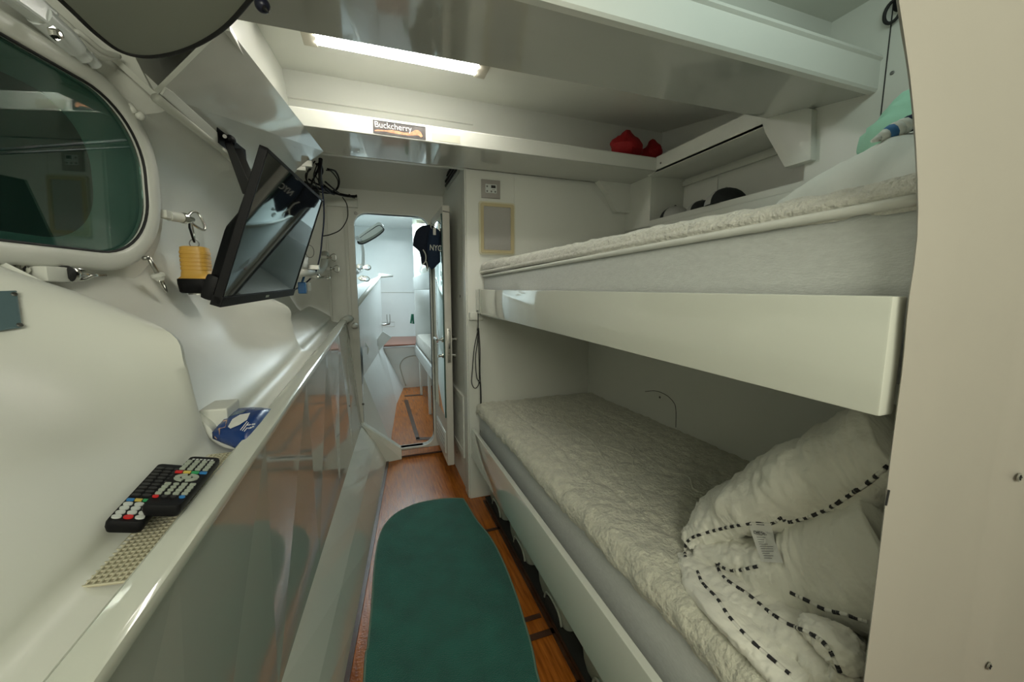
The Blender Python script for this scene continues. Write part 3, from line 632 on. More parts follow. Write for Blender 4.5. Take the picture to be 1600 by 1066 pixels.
# slate plate at the left
t = thing('cover_plate', 'slate-blue metal cover plate with corner screws on the hull side', 'plate', (-.6, .9, 1.2))
bw = BVHTree.FromPolygons([tuple(wl.matrix_basis @ v.co) for v in wl.data.vertices], [tuple(p.vertices) for p in wl.data.polygons])
qa = [bw.ray_cast(C0, ray(*p).normalized())[0] for p in ((26, 456), (34, 513), (2, 516), (2, 457))]
pn = (qa[1]-qa[0]).cross(qa[3]-qa[0]).normalized(); pn = pn if pn.x > 0 else -pn
def onq(x, y, lift=.006): o = qa[0]+pn*lift; d = ray(x, y); return C0+d*((o-C0).dot(pn)/d.dot(pn))
MB().prism([onq(-60, 458), onq(26, 455.5), onq(34, 513), onq(-60, 527)], pn*.004).put('plate_body', SLATE, t, bev=.002)
for p_ in ((22.5, 460), (31, 508)): mb = MB(); screw(mb, onq(*p_, .010), pn, .004); mb.put('screw', DSTEEL, t)

# round-cornered blind overhead
zc = 1.80; bt = thing('hatch_blind', 'large grey-green round-cornered blind with black rim below the deck head', 'panel', (-.33, .8, zc))
lp_ = catmull([Z(a, b, zc) for a, b in ((95, 0), (150, 52), (190, 80), (235, 88), (290, 77), (345, 47), (390, 0))]+[Vector((a, b, zc)) for a, b in ((-.125, .74), (-.10, .60), (-.15, .46), (-.30, .38), (-.44, .43), (-.49, .60), (-.492, .78))], 6, closed=True)
MB().prism(lp_, (0, 0, .018)).put('panel_board', BLIND, bt); MB().tube(lp_, .0042, 8, closed=True).put('rubber_rim', RUBBER, bt, smooth=True)
cc_ = Vector((-.3, .7, zc)); MB().prism([cc_+(p-cc_)*1.035+Vector((0, 0, .016)) for p in lp_], (0, 0, .016)).put('back_plate', WHITE2, bt)
cn = thing('retaining_knob', 'small black ball catch on the soffit beside the round blind', 'knob', Z(410, 8, 1.95))
MB().ball(Z(410, 8, 1.945), (.016, .016, .016)).put('ball', mat('dark_blue_black', (.01, .012, .03), .35), cn, smooth=True)
MB().tube([Z(413, 12, 1.935), Z(420, 20, 1.925)], [.006, .001], 8).put('tip', RUBBER, cn, smooth=True)
MB().tube([Z(404, 2, 1.95), Z(404, 2, 1.95)+Vector((0, 0, .03))], .008, 8).put('stem', COOL, cn)

# ================================================================== TORCH
tp = onw(303, 385, .035); tc = onw(303, 420, .035)
tz = thing('torch', 'yellow plastic torch with black lens head hanging by a carabiner', 'torch', tc)
sc_ = (onw(303, 386, .035)-onw(303, 458, .035)).length
H_ = sc_; Tt = onw(304, 386, .035); W_ = H_*.27
def rsq(a, n=20, p=4):
    return [(a*math.copysign(abs(math.cos(t))**(2/p), math.cos(t)), a*math.copysign(abs(math.sin(t))**(2/p), math.sin(t))) for t in [2*PI*k/n for k in range(n)]]
def sqloft(prof, base, n=20, p=4):
    V = []; m = len(prof)
    for r_, h in prof: V += [base+Vector((a, b, h)) for a, b in rsq(r_, n, p)]
    F = [(i*n+k, i*n+(k+1) % n, (i+1)*n+(k+1) % n, (i+1)*n+k) for i in range(m-1) for k in range(n)]+[tuple(range(n-1, -1, -1)), tuple((m-1)*n+k for k in range(n))]
    return V, F
pf = [(W_*.72, 0), (W_*.86, -.003)]
for k in range(5): z0 = -.10*H_-k*.085*H_; pf += [(W_*.88, z0), (W_*.92, z0-.006*H_), (W_*.92, z0-.06*H_), (W_*.88, z0-.07*H_)]
pf += [(W_*.92, -.56*H_), (W_*.95, -.64*H_), (W_*1.12, -.69*H_)]
mb = MB(); mb.add(*sqloft(pf, Tt, 24, 3.5)); mb.put('body', YELLOW, tz, smooth='auto')
mb = MB(); mb.add(*sqloft([(W_*1.12, -.69*H_), (W_*1.18, -.70*H_), (W_*1.18, -.80*H_), (W_*1.10, -.97*H_), (W_*.98, -1.0*H_)], Tt, 24, 3.5)); mb.put('head', BLACK, tz, smooth='auto')
mb = MB(); mb.add(*sqloft([(W_*.7, -.98*H_), (W_*.7, -1.03*H_)], Tt, 24, 2)); mb.put('lens_ring', STEEL, tz, smooth='auto')
mb = MB(); rc_ = Tt+Vector((0, 0, .010)); mb.tube([rc_+Vector((.011*math.cos(a), .004*math.cos(a), .013*math.sin(a))) for a in [2*PI*k/16 for k in range(16)]], .0016, 6, closed=True); mb.put('split_ring', DSTEEL, tz, smooth=True)
ctop = onw(298, 350, .04)
mb = MB(); dn = rc_+Vector((0, 0, .008)); mb.tube(catmull([ctop+Vector((0, -.008, .0)), ctop+Vector((0, .0, .005)), ctop+Vector((0, .01, .0)), ], 3)+[dn+Vector((0, .008, .006)), dn+Vector((0, 0, -.002))], .0026, 6); mb.put('gate', CHROME, tz, smooth=True)
mb = MB(); mb.tube([ctop+Vector((0, -.009, -.001)), ctop+Vector((0, -.011, -.012)), dn+Vector((0, -.004, .004)), dn+Vector((0, .003, -.003))], .0032, 6); mb.put('carabiner', BLACK, tz, smooth=True)

# ================================================================== TELEVISION
T0, T1, T2, T3 = Vector((-.190, .924, 1.585)), Vector((-.151, 1.460, 1.606)), Vector((-.263, 1.463, 1.296)), Vector((-.302, .927, 1.275))
TM = frame_M((T0+T1+T2+T3)/4, T1-T0, T0-T3); tw = (T1-T0).length; thh = (T0-T3).length
if (TM.to_3x3() @ Vector((0, 0, 1))).x < 0: TM = TM @ Matrix.Rotation(PI, 4, 'X')
tv = thing('television', 'black flat television tilted down, hanging from the overhead panel', 'television', TM.translation)
def tb(name, a, b, m, par=tv, bev=.002): return box(name, a, b, m, par, bev, M=TM)
s1 = 1 if (TM.to_3x3() @ Vector((0, 1, 0))).z > 0 else -1
mb = MB(); hw, hh = tw/2, thh/2
tb('screen', (-hw+.006, -hh+.016, -.002), (hw-.006, hh-.006, .002), SCREEN, bev=0)
mb = MB()
for a, b in (((-hw, hh-.007, -.012), (hw, hh, .004)), ((-hw, -hh, -.012), (-hw+.007, hh, .004)), ((hw-.007, -hh, -.012), (hw, hh, .004)), ((-hw, -hh-.004, -.014), (hw, -hh+.017, .006))): mb.box(a, b, TM)
mb.put('bezel', BLACK, tv, bev=.0015)
pb_ = []
# bulged back cover: loft of rectangles
mb = MB(); secs = [(hw, hh, 0, -.004), (hw-.003, hh-.003, 0, -.010), (hw*.97, hh*.95, -.004, -.012), (hw*.95, hh*.60, -.062, -.018), (hw*.88, hh*.48, -.078, -.038)]
V = []
for a, b, dy, z in secs: V += [TM @ Vector((x, y+dy, z)) for x, y in rrect(2*a, 2*b, .02, 3)]
n = 16; mb.add(V, [(i*n+k, i*n+(k+1) % n, (i+1)*n+(k+1) % n, (i+1)*n+k) for i in range(len(secs)-1) for k in range(n)]+[tuple((len(secs)-1)*n+k for k in range(n))])
mb.put('back_cover', BLACK, tv, smooth='auto')
tb('lower_housing', (-hw+.002, -hh+.002, -.036), (-hw+.14, -hh+.055, -.012), BLACK, bev=.008)
tb('logo_bar', (-.012, -hh+.004, .006), (.012, -hh+.010, .0065), KEYG, bev=0)
# bracket: plate on panel and double arm
br = thing('television_bracket', 'black double-arm bracket on the overhead panel', 'bracket', Z(360, 215, 1.9))
def onp(x, y, lift=0):
    o = A-nrm*lift; d = ray(x, y); return C0+d*((o-C0).dot(nrm)/d.dot(nrm))
MB().prism([onp(336, 196), onp(338, 222), onp(383, 253), onp(381, 232)], -nrm*.008).put('base_plate', BLACK, br, bev=.002)
for (ax_, ay_, bx_, by_) in ((356, 222, 384, 292), (372, 232, 392, 286)):
    pa = onp(ax_, ay_, .02); pb2 = TM @ Vector((-.10 if ax_ < 360 else -.04, .06, -.04))
    pb2 = C0+ray(bx_, by_)*((pb2-C0).length/ray(bx_, by_).length)
    d = (pb2-pa).normalized(); sd = d.cross(ray(375, 260)).normalized()
    mb = MB(); mb.prism([pa-sd*.011, pa+sd*.011, pb2+d*.06+sd*.011, pb2+d*.06-sd*.011], ray(375, 260).normalized()*.012); mb.put('arm', BLACK, br, bev=.002)
MB().tube([onp(352, 214, .006), onp(351, 213, .02)], .006, 10).put('bolt', DSTEEL, br, smooth='auto')
MB().ball(onp(360, 219, .02), (.016, .022, .016)).put('pivot', BLACK, br, smooth=True)
MB().box((-.07, -.05, -.050), (.07, .05, -.040), TM).put('mount_head', BLACK, br, bev=.003)

# ================================================================== CABLES, SECOND PORTHOLE BY THE DOOR
cb = thing('cable_bundle', 'bundle of black cables hanging behind the television', 'cables', Z(497, 250, 1.95))
def ypath(P, r, name, m, par, v=2.6): return MB().tube(catmull([Y(a, b, c if c else v) for a, b, c in P], 6), r, 6).put(name, m, par, smooth=True)
ypath([(501, 248, 2.3), (500, 265, 2.35), (501, 282, 2.5), (505, 295, 2.7)], .010, 'loom', BLACK, cb)
ypath([(505, 290, 2.7), (520, 300, 2.8), (540, 306, 2.9), (557, 307, 2.95)], .009, 'loom', BLACK, cb)
ypath([(478, 286, 2.6), (495, 294, 2.7), (520, 301, 2.8), (548, 307, 2.9)], .009, 'loom', BLACK, cb)
ypath([(510, 266, 2.5), (518, 268, 2.6), (527, 280, 2.7), (528, 290, 2.8), (524, 298, 2.8)], .0035, 'cable', BLACK, cb)
ypath([(492, 252, 2.3), (483, 264, 2.4), (479, 278, 2.5), (480, 288, 2.6)], .0035, 'cable', BLACK, cb)
ypath([(497, 255, 2.3), (492, 268, 2.4), (495, 278, 2.5), (503, 288, 2.6)], .003, 'cable', BLACK, cb)
ypath([(495, 258, 2.3), (490, 275, 2.4), (494, 290, 2.5), (500, 300, 2.6)], .003, 'cable', BLACK, cb)
ypath([(508, 284, 2.6), (522, 296, 2.7), (530, 302, 2.8)], .005, 'cable', BLACK, cb)
ypath([(482, 280, 2.6), (492, 286, 2.6), (505, 292, 2.6), (515, 300, 2.7)], .005, 'cable', BLACK, cb)
ypath([(545, 304, 2.9), (552, 308, 2.92), (557, 305, 2.95)], .005, 'cable', BLACK, cb)
ypath([(535, 308, 2.8), (542, 320, 2.8), (543, 340, 2.8), (533, 358, 2.75), (518, 366, 2.7), (505, 369, 2.7)], .0032, 'cable', BLACK, cb)
for P in ([(486, 262, 2.3), (478, 275, 2.5), (484, 292, 2.6), (498, 296, 2.6)], [(512, 264, 2.5), (524, 268, 2.6), (530, 282, 2.7), (526, 296, 2.8), (514, 300, 2.8)], [(500, 252, 2.3), (504, 268, 2.4), (498, 282, 2.5), (506, 297, 2.6), (522, 304, 2.8)], [(494, 256, 2.3), (498, 262, 2.4), (488, 284, 2.5), (486, 294, 2.6)], [(476, 284, 2.6), (500, 300, 2.7), (530, 303, 2.85), (554, 309, 2.95)]):
    ypath(P, .0055, 'cable', BLACK, cb)
cd_ = thing('aerial_cord', 'dark blue cord running down beside the television to the blue plug', 'cord', Y(505, 300, 2.5))
ypath([(503, 290, 2.5), (506, 320, 2.5), (506, 345, 2.5), (503, 375, 2.5), (500, 400, 2.5), (493, 425, 2.5), (478, 442, 2.5), (462, 452, 2.4), (456, 455, 2.3)], .0045, 'cord', mat('blue_black_cord', (.01, .02, .06), .4), cd_)
w2 = thing('window_2', 'white lower corner of the second porthole frame by the television', 'window', Y(480, 425, 2.4)); w2['kind'] = 'structure'; del w2['category']
tr = MB(); tr.tube([Y(455, 427, 2.1), Y(480, 426, 2.4), Y(500, 423, 2.7), Y(506, 415, 2.8), Y(508, 395, 2.85)], .022, 10); tr.put('frame', WHITE, w2, smooth=True)
GRPC = None
for i, (a, b, v, lab) in enumerate(((508, 402, 2.8, 'upper chrome loop clamp on the second porthole by the door'), (513, 420, 2.8, 'chrome loop clamp just right of the blue cord'))):
    swing_clamp('window_clamp', lab, Y(a-1, b, v), (1, .35, .02), (0, 0, 1), s=.95)
swing_clamp('window_clamp', 'dark loop clamp pointing right below the second porthole frame', Y(491, 432, 2.5), (1, .2, -.06), (0, 1, .3), s=1.1)
t = thing('window_latch', 'white latch with a thin wire ring beside the television edge', 'latch', Y(478, 410, 2.3))
MB().tube([Y(476, 418, 2.3), Y(478, 402, 2.3)], [.016, .010], 8).put('latch_body', COOL, t, smooth=True)
MB().tube([Y(484, 393, 2.3)+Vector((.020*math.cos(q), 0, .032*math.sin(q))) for q in [2*PI*k/16 for k in range(16)]], .0018, 5, closed=True).put('wire_ring', DSTEEL, t)
MB().box(Y(480, 421, 2.35)+Vector((0, 0, 0)), Y(498, 414, 2.35)+Vector((0, .03, 0))).put('catch', STEEL, t, bev=.002)
t = thing('blue_plug', 'bright blue plug on a small grey box below the second porthole', 'plug', Y(472, 450, 2.3))
MB().box(Y(466, 459, 2.3), Y(477, 441, 2.3)+Vector((0, .05, 0))).put('plug_body', mat('blue_plastic', (.0, .09, .26), .3), t, bev=.004)
MB().box(Y(474, 455, 2.36), Y(484, 442, 2.36)+Vector((0, .04, 0))).put('junction_box', EDGE, t, bev=.003)
MB().tube([Y(472, 442, 2.32), Y(475, 432, 2.34)], .006, 8).put('lead', mat('blue_plastic_lead', (.0, .07, .2), .3), t)

# ================================================================== SHELF ITEMS
mat_t = MB(); zl = lambda y: lipz(y)-.034
t = thing('non_slip_mat', 'beige woven non-slip mat lying on the hull shelf under the remotes', 'mat', (-.33, .75, .93))
def shp(x, y):   # point on shelf floor
    v = .75
    for _ in range(12): p = Z(x, y, zl(v)); v = p.y
    return p+Vector((0, 0, .0035))
q0, q1, q2, q3 = shp(108, 927), shp(196, 836), shp(348, 728), shp(196, 918)
q0 = Vector((-.362, .57, zl(.57)+.003)); q3 = Vector((-.303, .575, zl(.575)+.003)); q1 = Vector((-.350, .95, zl(.95)+.003)); q2 = Vector((-.290, .95, zl(.95)+.003))
q0, q3 = shp(112, 926), shp(200, 915)
mb = MB(); mb.prism([q0, q3, q2, q1], (0, 0, .0015)); mb.put('mat_base', MATM, t)
mb = MB(); N = 44
for k in range(N):
    u = k/(N-1); a, b = q0.lerp(q1, u), q3.lerp(q2, u); h = Vector((0, 0, .003)); mb.tube([a+h, b+h], .0014, 4, caps=False)
for k in range(9):
    u = k/8; a, b = q0.lerp(q3, u), q1.lerp(q2, u); h = Vector((0, 0, .0035)); mb.tube([a+h, b+h], .0014, 4, caps=False)
wv_ = mb.put('weave', mat('mat_strands', (.55, .52, .38), .7), t); wv_['kind'] = 'stuff'

def remote(name, label, P_end, P_start, width, lift, up, cols, body=BLACK, style=0):
    """P_start near end, P_end far end"""
    d = (P_end-P_start); L = d.length; M = frame_M(P_start, Vector(up).cross(d)*-1, d)
    if (M.to_3x3() @ Vector((0, 0, 1))).z < 0: M = frame_M(P_start, Vector(up).cross(d), d)
    k_ = L/.218; M = M @ Matrix.Diagonal((1, k_, 1, 1)); L = .218
    t = thing(name, label, 'remote control', P_start); w_ = width/2
    mb = MB(); out = [(x, y+L/2) for x, y in rrect(width, L, .008, 4)]
    V = [M @ Vector((x*.9, L/2+(y-L/2)*.98, 0)) for x, y in out]+[M @ Vector((x, y, .007)) for x, y in out]+[M @ Vector((x, y, .014)) for x, y in out]+[M @ Vector((x*.94, L/2+(y-L/2)*.985, .0175)) for x, y in out]
    n = len(out); mb.add(V, [(i*n+k, i*n+(k+1) % n, (i+1)*n+(k+1) % n, (i+1)*n+k) for i in range(3) for k in range(n)]+[tuple(range(n-1, -1, -1)), tuple(3*n+k for k in range(n))])
    mb.put('body', body, t, smooth='auto')
    def key(x, y, a, b, m, rnd=False, nm='button'):
        mb = MB(); P = rrect(2*a, 2*b, min(a, b)*(.98 if rnd else .3), 3)
        mb.prism([M @ Vector((x+p, y+q, .0172)) for p, q in P], M.to_3x3() @ Vector((0, 0, .0025))); return mb.put(nm, m, t)
    return t, key, L, M
# front remote (grey keys), lying over the rear one
S1, E1 = Vector((-.300, .672, .962)), Vector((-.300, .90, .968))
S1 = Z(249, 808, .977); E1 = Z(320, 728, .987)
r1, key, L, RM = remote('remote_control', 'black remote with grey-green keys and a red button lying on top', E1, S1, .046, 0, (.22, 0, 1), None)
sgn = 1
kw = .0038
for c in (-1.5, -.5, .5, 1.5):
    for r in range(4): key(c*.0108, L-.030-r*.0125, kw, .0038, KEYG)
for c, m in zip((-1.5, -.5, .5, 1.5), (K_RED, K_YEL, K_GRN, K_BLU)): key(c*.0112, L-.083, .005, .0038, m)
mb = MB()
for k in range(4):
    a0 = k*90+8; P = [(r_*math.cos(math.radians(a)), r_*math.sin(math.radians(a))) for r_, rng in ((.0165, range(a0, a0+75, 12)), (.0088, range(a0+72, a0-1, -12))) for a in rng]
    mb.prism([RM @ Vector((p, L-.107+q, .0172)) for p, q in P], RM.to_3x3() @ Vector((0, 0, .0022)))
mb.put('direction_pad', KEYG, r1); key(0, L-.107, .0065, .0055, KEYG, True)
for r in range(5):
    for c in (-1.5, -.5, .5, 1.5):
        m = KEYG
        if r == 4: m = {-1.5: K_RED, 1.5: K_BLU, -.5: KEYK, .5: KEYK}[c]
        key(c*.0108, L-.136-r*.0125, kw, .0038, m, r == 4 or c in (-.5,))
for k in range(6): MB().box((-.016+k*.0055, L-.019, .0174), (-.0125+k*.0055, L-.014, .0179), RM).put('printed_mark', KEYW, r1)
# rear remote (black keys, round white keys)
S2, E2 = Z(190, 834, .966), Z(268, 740, .978)
r2, key, L, RM = remote('remote_control', 'longer black remote with round white keys lying beneath the other one', E2, S2, .043, 0, (.30, 0, 1), None)
for r in range(9):
    for c in (-1, 0, 1): key(c*.0125, L-.025-r*.0135, .0055, .0042, KEYK, True)
y0 = L-.150
for c, m in zip((-1.5, -.5, .5, 1.5), (K_BLU, K_YEL, K_GRN, K_RED)): key(c*.0095, y0, .0042, .003, m)
for r in range(4):
    for c in (-1, 0, 1): key(c*.0128, y0-.014-r*.0135, 0.0055, .0050, KEYW if (r, c) != (3, 0) else K_RED, True)

loop = MB(); p = shp(263, 818); loop.tube([p+Vector((.004*math.cos(a), .007*math.sin(a), .003)) for a in [.4+5.2*k/12 for k in range(13)]], .0007, 5); tag(loop.put('wire_clip', DSTEEL), 'tiny bent wire clip on the mat beside the remotes', 'clip')

# tissue packet behind the ring frame
tk = thing('tissue_pack', 'blue soft pack of tissues with a white tissue in its opening', 'tissues', (-.30, 1.12, .93))
zt = 1.0
A_ = Vector((-.405, 1.12, 1.02)); 
def tpz(x, y, z): return Z(x, y, z)
c0, c1, c2, c3 = Z(336, 659, 1.02), Z(363, 634, 1.035), Z(428, 629, 1.025), Z(373, 697, .985)
# body: slab with top quad, thickness down
top = [Z(330, 664, 1.005), Z(363, 634, 1.01), Z(429, 629, 1.01), Z(383, 694, .985)]
bot = [Vector((p.x, p.y, .955)) for p in top]
def soft_slab(top, bot, n=8, puff=.012):
    """pillow-like slab between two quads"""
    rows_t = []; rows_b = []
    for i in range(n+1):
        u = i/n; rt = []; rb = []
        for j in range(n+1):
            v = j/n; s_ = (math.sin(PI*u)*math.sin(PI*v))**.18
            a = top[0].lerp(top[1], u).lerp(top[3].lerp(top[2], u), v); b = bot[0].lerp(bot[1], u).lerp(bot[3].lerp(bot[2], u), v); m_ = (a+b)/2
            q = noise.noise(a*60)*puff*.3*s_
            rt.append(m_.lerp(a, s_*.7+.3)+Vector((0, 0, q+puff*.3*s_))); rb.append(m_.lerp(b, s_*.7+.3))
        rows_t.append(rt); rows_b.append(rb)
    V = [p for r in rows_t for p in r]+[p for r in rows_b for p in r]; k = (n+1)**2; w_ = n+1
    F = [(i*w_+j, i*w_+j+1, (i+1)*w_+j+1, (i+1)*w_+j) for i in range(n) for j in range(n)]; F += [tuple(q+k for q in reversed(f)) for f in F]
    per = [j for j in range(n)]+[i*w_+n for i in range(n)]+[n*w_+n-j for j in range(n)]+[(n-i)*w_ for i in range(n)]
    F += [(per[i], per[i]+k, per[(i+1) % len(per)]+k, per[(i+1) % len(per)]) for i in range(len(per))]
    return V, F
V, F = soft_slab(top, bot); pk = put('pack_body', V, F, BLUE, tk, smooth=True)
bvh = BVHTree.FromPolygons([tuple(v) for v in V], F)
def cast(bvh, x, y, off=.002):
    d = ray(x, y).normalized(); h = bvh.ray_cast(C0, d)
    return (h[0]-d*off) if h[0] is not None else None
def decal(name, poly, bvh, m, par, off=.0015, fb=None, n=8):
    """small printed patch laid onto a surface: pixel outline, refined"""
    P = []
    for (x0, y0), (x1, y1) in zip(poly, poly[1:]+poly[:1]):
        for k in range(3):
            q = cast(bvh, x0+(x1-x0)*k/3, y0+(y1-y0)*k/3, off)
            if q: P.append(q)
    cx_, cy_ = sum(p[0] for p in poly)/len(poly), sum(p[1] for p in poly)/len(poly)
    c = cast(bvh, cx_, cy_, off)
    if c is None or len(P) < 3: return None
    return put(name, [c]+P, [(0, i+1, (i+1) % len(P)+1) for i in range(len(P))], m, par)
decal('tissue_opening', [(356, 667), (363, 655), (375, 648), (391, 645), (386, 656), (374, 664), (360, 670)], bvh, TISSUE, tk, .004)
decal('silver_band', [(340, 657), (363, 634), (398, 632), (380, 645), (362, 650)], bvh, mat('grey_blue_film', (.12, .17, .2), .25), tk, .0025)
decal('pink_print', [(330, 666), (336, 659), (355, 656), (352, 668), (344, 670), (342, 690), (331, 680)], bvh, mat('pale_pink_film', (.45, .28, .2), .4), tk, .0025)
for (a, b, c, d) in ((375, 672, 386, 658), (378, 673, 388, 660), (381, 674, 386, 668)):
    decal('printed_line', [(a, b), (c, d), (c+.9, d+.7), (a+.9, b+.7)], bvh, PRINTW, tk, .003)
for (a, b) in ((389, 664), (394, 667), (390, 669), (396, 663)):
    q = cast(bvh, a, b, .002)
    if q: MB().tube([q+Vector((.0035*math.cos(t_), .0035*math.sin(t_), 0)) for t_ in [2*PI*k/10 for k in range(10)]], .0006, 4, closed=True).put('printed_curl', PRINTW, tk)
bx_ = MB(); bx_.box((-.395, 1.05, .955), (-.34, 1.14, 1.03)); tag(bx_.put('grey_box', WHITE2, bev=.004), 'small pale box wedged behind the tissue pack', 'box')

# ================================================================== STRIP LAMP, STICKERS
sl = thing('strip_lamp', 'long lit fluorescent strip lamp in the overhead recess', 'lamp', (.15, 1.74, 2.27))
p0, p1 = Z(470, 50, 2.262), Z(762, 109, 2.262)
zc_ = 2.262; y_ = (p0.y+p1.y)/2-.012
box('housing', (p0.x, y_-.05, zc_+.005), (p1.x, y_+.075, zc_+.025), LAMPH, sl, bev=.003)
box('end_cap', (p0.x, y_-.05, zc_-.012), (p0.x+.05, y_+.072, zc_+.006), LAMPH, sl, bev=.004)
box('end_cap', (p1.x-.05, y_-.05, zc_-.012), (p1.x, y_+.072, zc_+.006), LAMPH, sl, bev=.004)
tb_ = MB(); tb_.tube([(p0.x+.05, y_-.012, zc_-.008), (p1.x-.05, y_-.012, zc_-.008)], .011, 10); tb_.put('tube', TUBE, sl, smooth='auto'); tb_ = MB(); tb_.tube([(p0.x+.05, y_+.035, zc_-.008), (p1.x-.05, y_+.035, zc_-.008)], .011, 10); tb_.put('tube', TUBE, sl, smooth='auto')
# band sticker
sk = thing('sticker', 'dark rectangular music sticker with white lettering on the overhead shelf lip', 'sticker', (.14, 1.92, 2.03))
fy = 1.9245
q = [Y(583, 188, fy), Y(664.5, 196, fy), Y(664.5, 226, fy), Y(583, 216, fy)]
zt_, zb_ = 2.064, 2.008; xa, xb_ = Y(583, 200, fy).x, Y(665, 210, fy).x
box('backing', (xa, fy-.0015, zb_), (xb_, fy, zt_), PRINTG, sk, bev=0)
SM = frame_M((xa+.006, fy-.0020, zt_-.029), (1, 0, 0), (0, 0, 1))
text('lettering', 'Buckcherry', SM, .036, PRINTW, sk, shear=-.1, sx=.98)
for nm, P in (('printed_figure', [(0.005, .012), (.02, .016), (.045, .017), (.075, .022), (.10, .021), (.12, .018), (.14, .020), (.155, .027), (.165, .035), (.178, .038), (.190, .030), (.198, .012), (.190, .006), (.180, .014), (.165, .012), (.145, .008), (.12, .007), (.095, .008), (.068, .009), (.05, .012), (.02, .009), (.006, .007)]),):
    k_ = (xb_-xa)/.21; MB().prism([Vector((xa+a*k_, fy-.0016, zb_+.002+b*.95)) for a, b in P], (0, -.0004, 0)).put(nm, SKIN, sk)
box('edge_line', (xa, fy-.0019, zt_-.0035), (xb_, fy-.001, zt_), INK, sk, bev=0)
fd = box('label_strip', Y(675, 219, fy)+Vector((0, -.001, 0)), Y(719, 213, fy)+Vector((0, 0, 0)), mat('faded_sticker', (.62, .61, .50), .4), None, bev=0)
tag(fd, 'faded cream label strip right of the dark sticker', 'label')

# red cloths, caps
def lump(name, label, cat, pts, m, par_r, base_z):
    pass
def crumple(c, r, pk, seed, n=22):
    V = []; m = n//2
    for i in range(m+1):
        th = PI*i/m
        for k in range(n):
            ph = 2*PI*k/n; d = Vector((math.sin(th)*math.cos(ph), math.sin(th)*math.sin(ph), math.cos(th)))
            q = 1+.28*noise.noise(d*1.6+Vector((seed, 0, 0)))+.12*abs(noise.noise(d*4+Vector((0, seed, 0))))
            z = d.z; q *= 1-(max(0, z)*pk*(math.sin(th)))
            V.append(Vector(c)+Vector((d.x*r[0], d.y*r[1], d.z*r[2]))*q)
    F = [(i*n+k, i*n+(k+1) % n, (i+1)*n+(k+1) % n, (i+1)*n+k) for i in range(m) for k in range(n)]
    return V, F
V, F = crumple(Y(978, 226, 2.06)+Vector((0, 0, -.0)), (.105, .08, .085), .55, 3); tag(put('red_cloth', V, F, RED, smooth='auto'), 'larger crumpled red cloth on the overhead shelf', 'cloth')
V, F = crumple(Y(1019, 236, 2.08), (.058, .06, .07), .5, 8); tag(put('red_cloth', V, F, RED, smooth='auto'), 'smaller crumpled red cloth in the shelf corner', 'cloth')
def cap(name, label, c, r, m1, m2, stripe=True):
    t = thing(name, label, 'cap', c); c = Vector(c)
    for k in range(6):
        V = []; F = []; nn = 6
        for i in range(7):
            th = .02+(PI/2-.02)*i/6
            for j in range(nn+1):
                ph = 2*PI*(k+j/nn)/6; V.append(c+Vector((r*math.sin(th)*math.cos(ph), r*math.sin(th)*math.sin(ph), r*.85*math.cos(th))))
        F = [(i*(nn+1)+j, i*(nn+1)+j+1, (i+1)*(nn+1)+j+1, (i+1)*(nn+1)+j) for i in range(6) for j in range(nn)]
        put('panel', V, F, (m1, m2)[(k+(k == 4)) % 2] if stripe else m1, t, smooth=True)
    MB().tube([c+Vector((-r*.55, -.0, .004)), c+Vector((-r*1.0, -.01, .0)), c+Vector((-r*1.5, 0, -.004))], [r*.62, r*.66, .02], 10).put('brim', m2, t, smooth=True) if False else None
    MB().ball(c+Vector((0, 0, r*.85)), .007).put('button', m1, t, smooth=True); return t
CG = mat('grey_cap_cloth', (.45, .45, .42), .8, bump=.2, bscale=80); CK = mat('black_cap_cloth', (.015, .018, .018), .8, bump=.3, bscale=80)
cap('baseball_cap', 'dark cap nearest the left corner of the outboard recess', (1.70, 1.90, 1.735), .085, CK, CG)
cap('baseball_cap', 'pale grey cap in the middle of the outboard recess', (1.72, 1.72, 1.735), .080, CG, CK)
cap('baseball_cap', 'larger black and grey cap to the right in the outboard recess', (1.68, 1.53, 1.735), .098, CG, CK)

# ================================================================== CONTROL PANEL AND SPEAKER
fy = 2.246
cpn = thing('control_panel', 'grey climate control panel with small display above the speaker', 'control panel', (.66, 2.24, 1.9))
a, b = Y(752, 309, fy), Y(781, 283, fy)
box('plate', (a.x, fy-.008, a.z), (b.x, fy, b.z), GREYP, cpn, bev=.002)
w_ = b.x-a.x; h_ = b.z-a.z
box('key_pad', (a.x+w_*.2, fy-.0105, a.z+h_*.28), (b.x-w_*.2, fy-.007, b.z-h_*.25), KEYW, cpn, bev=.001)
box('display', (a.x+w_*.50, fy-.0115, a.z+h_*.55), (a.x+w_*.74, fy-.0100, a.z+h_*.70), INK, cpn, bev=0)
for u, v in ((.29, .62), (.29, .36), (.51, .36), (.72, .36)):
    box('button', (a.x+w_*(u-.04), fy-.0115, a.z+h_*(v-.045)), (a.x+w_*(u+.04), fy-.0100, a.z+h_*(v+.045)), DSTEEL, cpn, bev=0)
box('printed_word', (a.x+w_*.55, fy-.011, a.z+h_*.455), (a.x+w_*.72, fy-.0102, a.z+h_*.48), GREYP, cpn, bev=0)
spk = thing('wall_speaker', 'recessed wall speaker with yellowed surround and grey cloth', 'speaker', (.7, 2.24, 1.65))
sx0, sx1 = Y(748, 350, fy).x, Y(804, 350, fy).x; sz1, sz0 = Y(760, 315, fy).z, Y(760, 398, fy).z
def sl_(w_, h_, r_, y): return [Vector(((sx0+sx1)/2+p, y, (sz0+sz1)/2+q)) for p, q in rrect(w_, h_, r_, 4)]
Wd, Hd = sx1-sx0, sz1-sz0
mb = MB(); ring_plate(mb, sl_(Wd, Hd, .015, fy), sl_(Wd-.018, Hd-.018, .011, fy), (0, -.008, 0)); mb.put('outer_rim', CREAMW, spk)
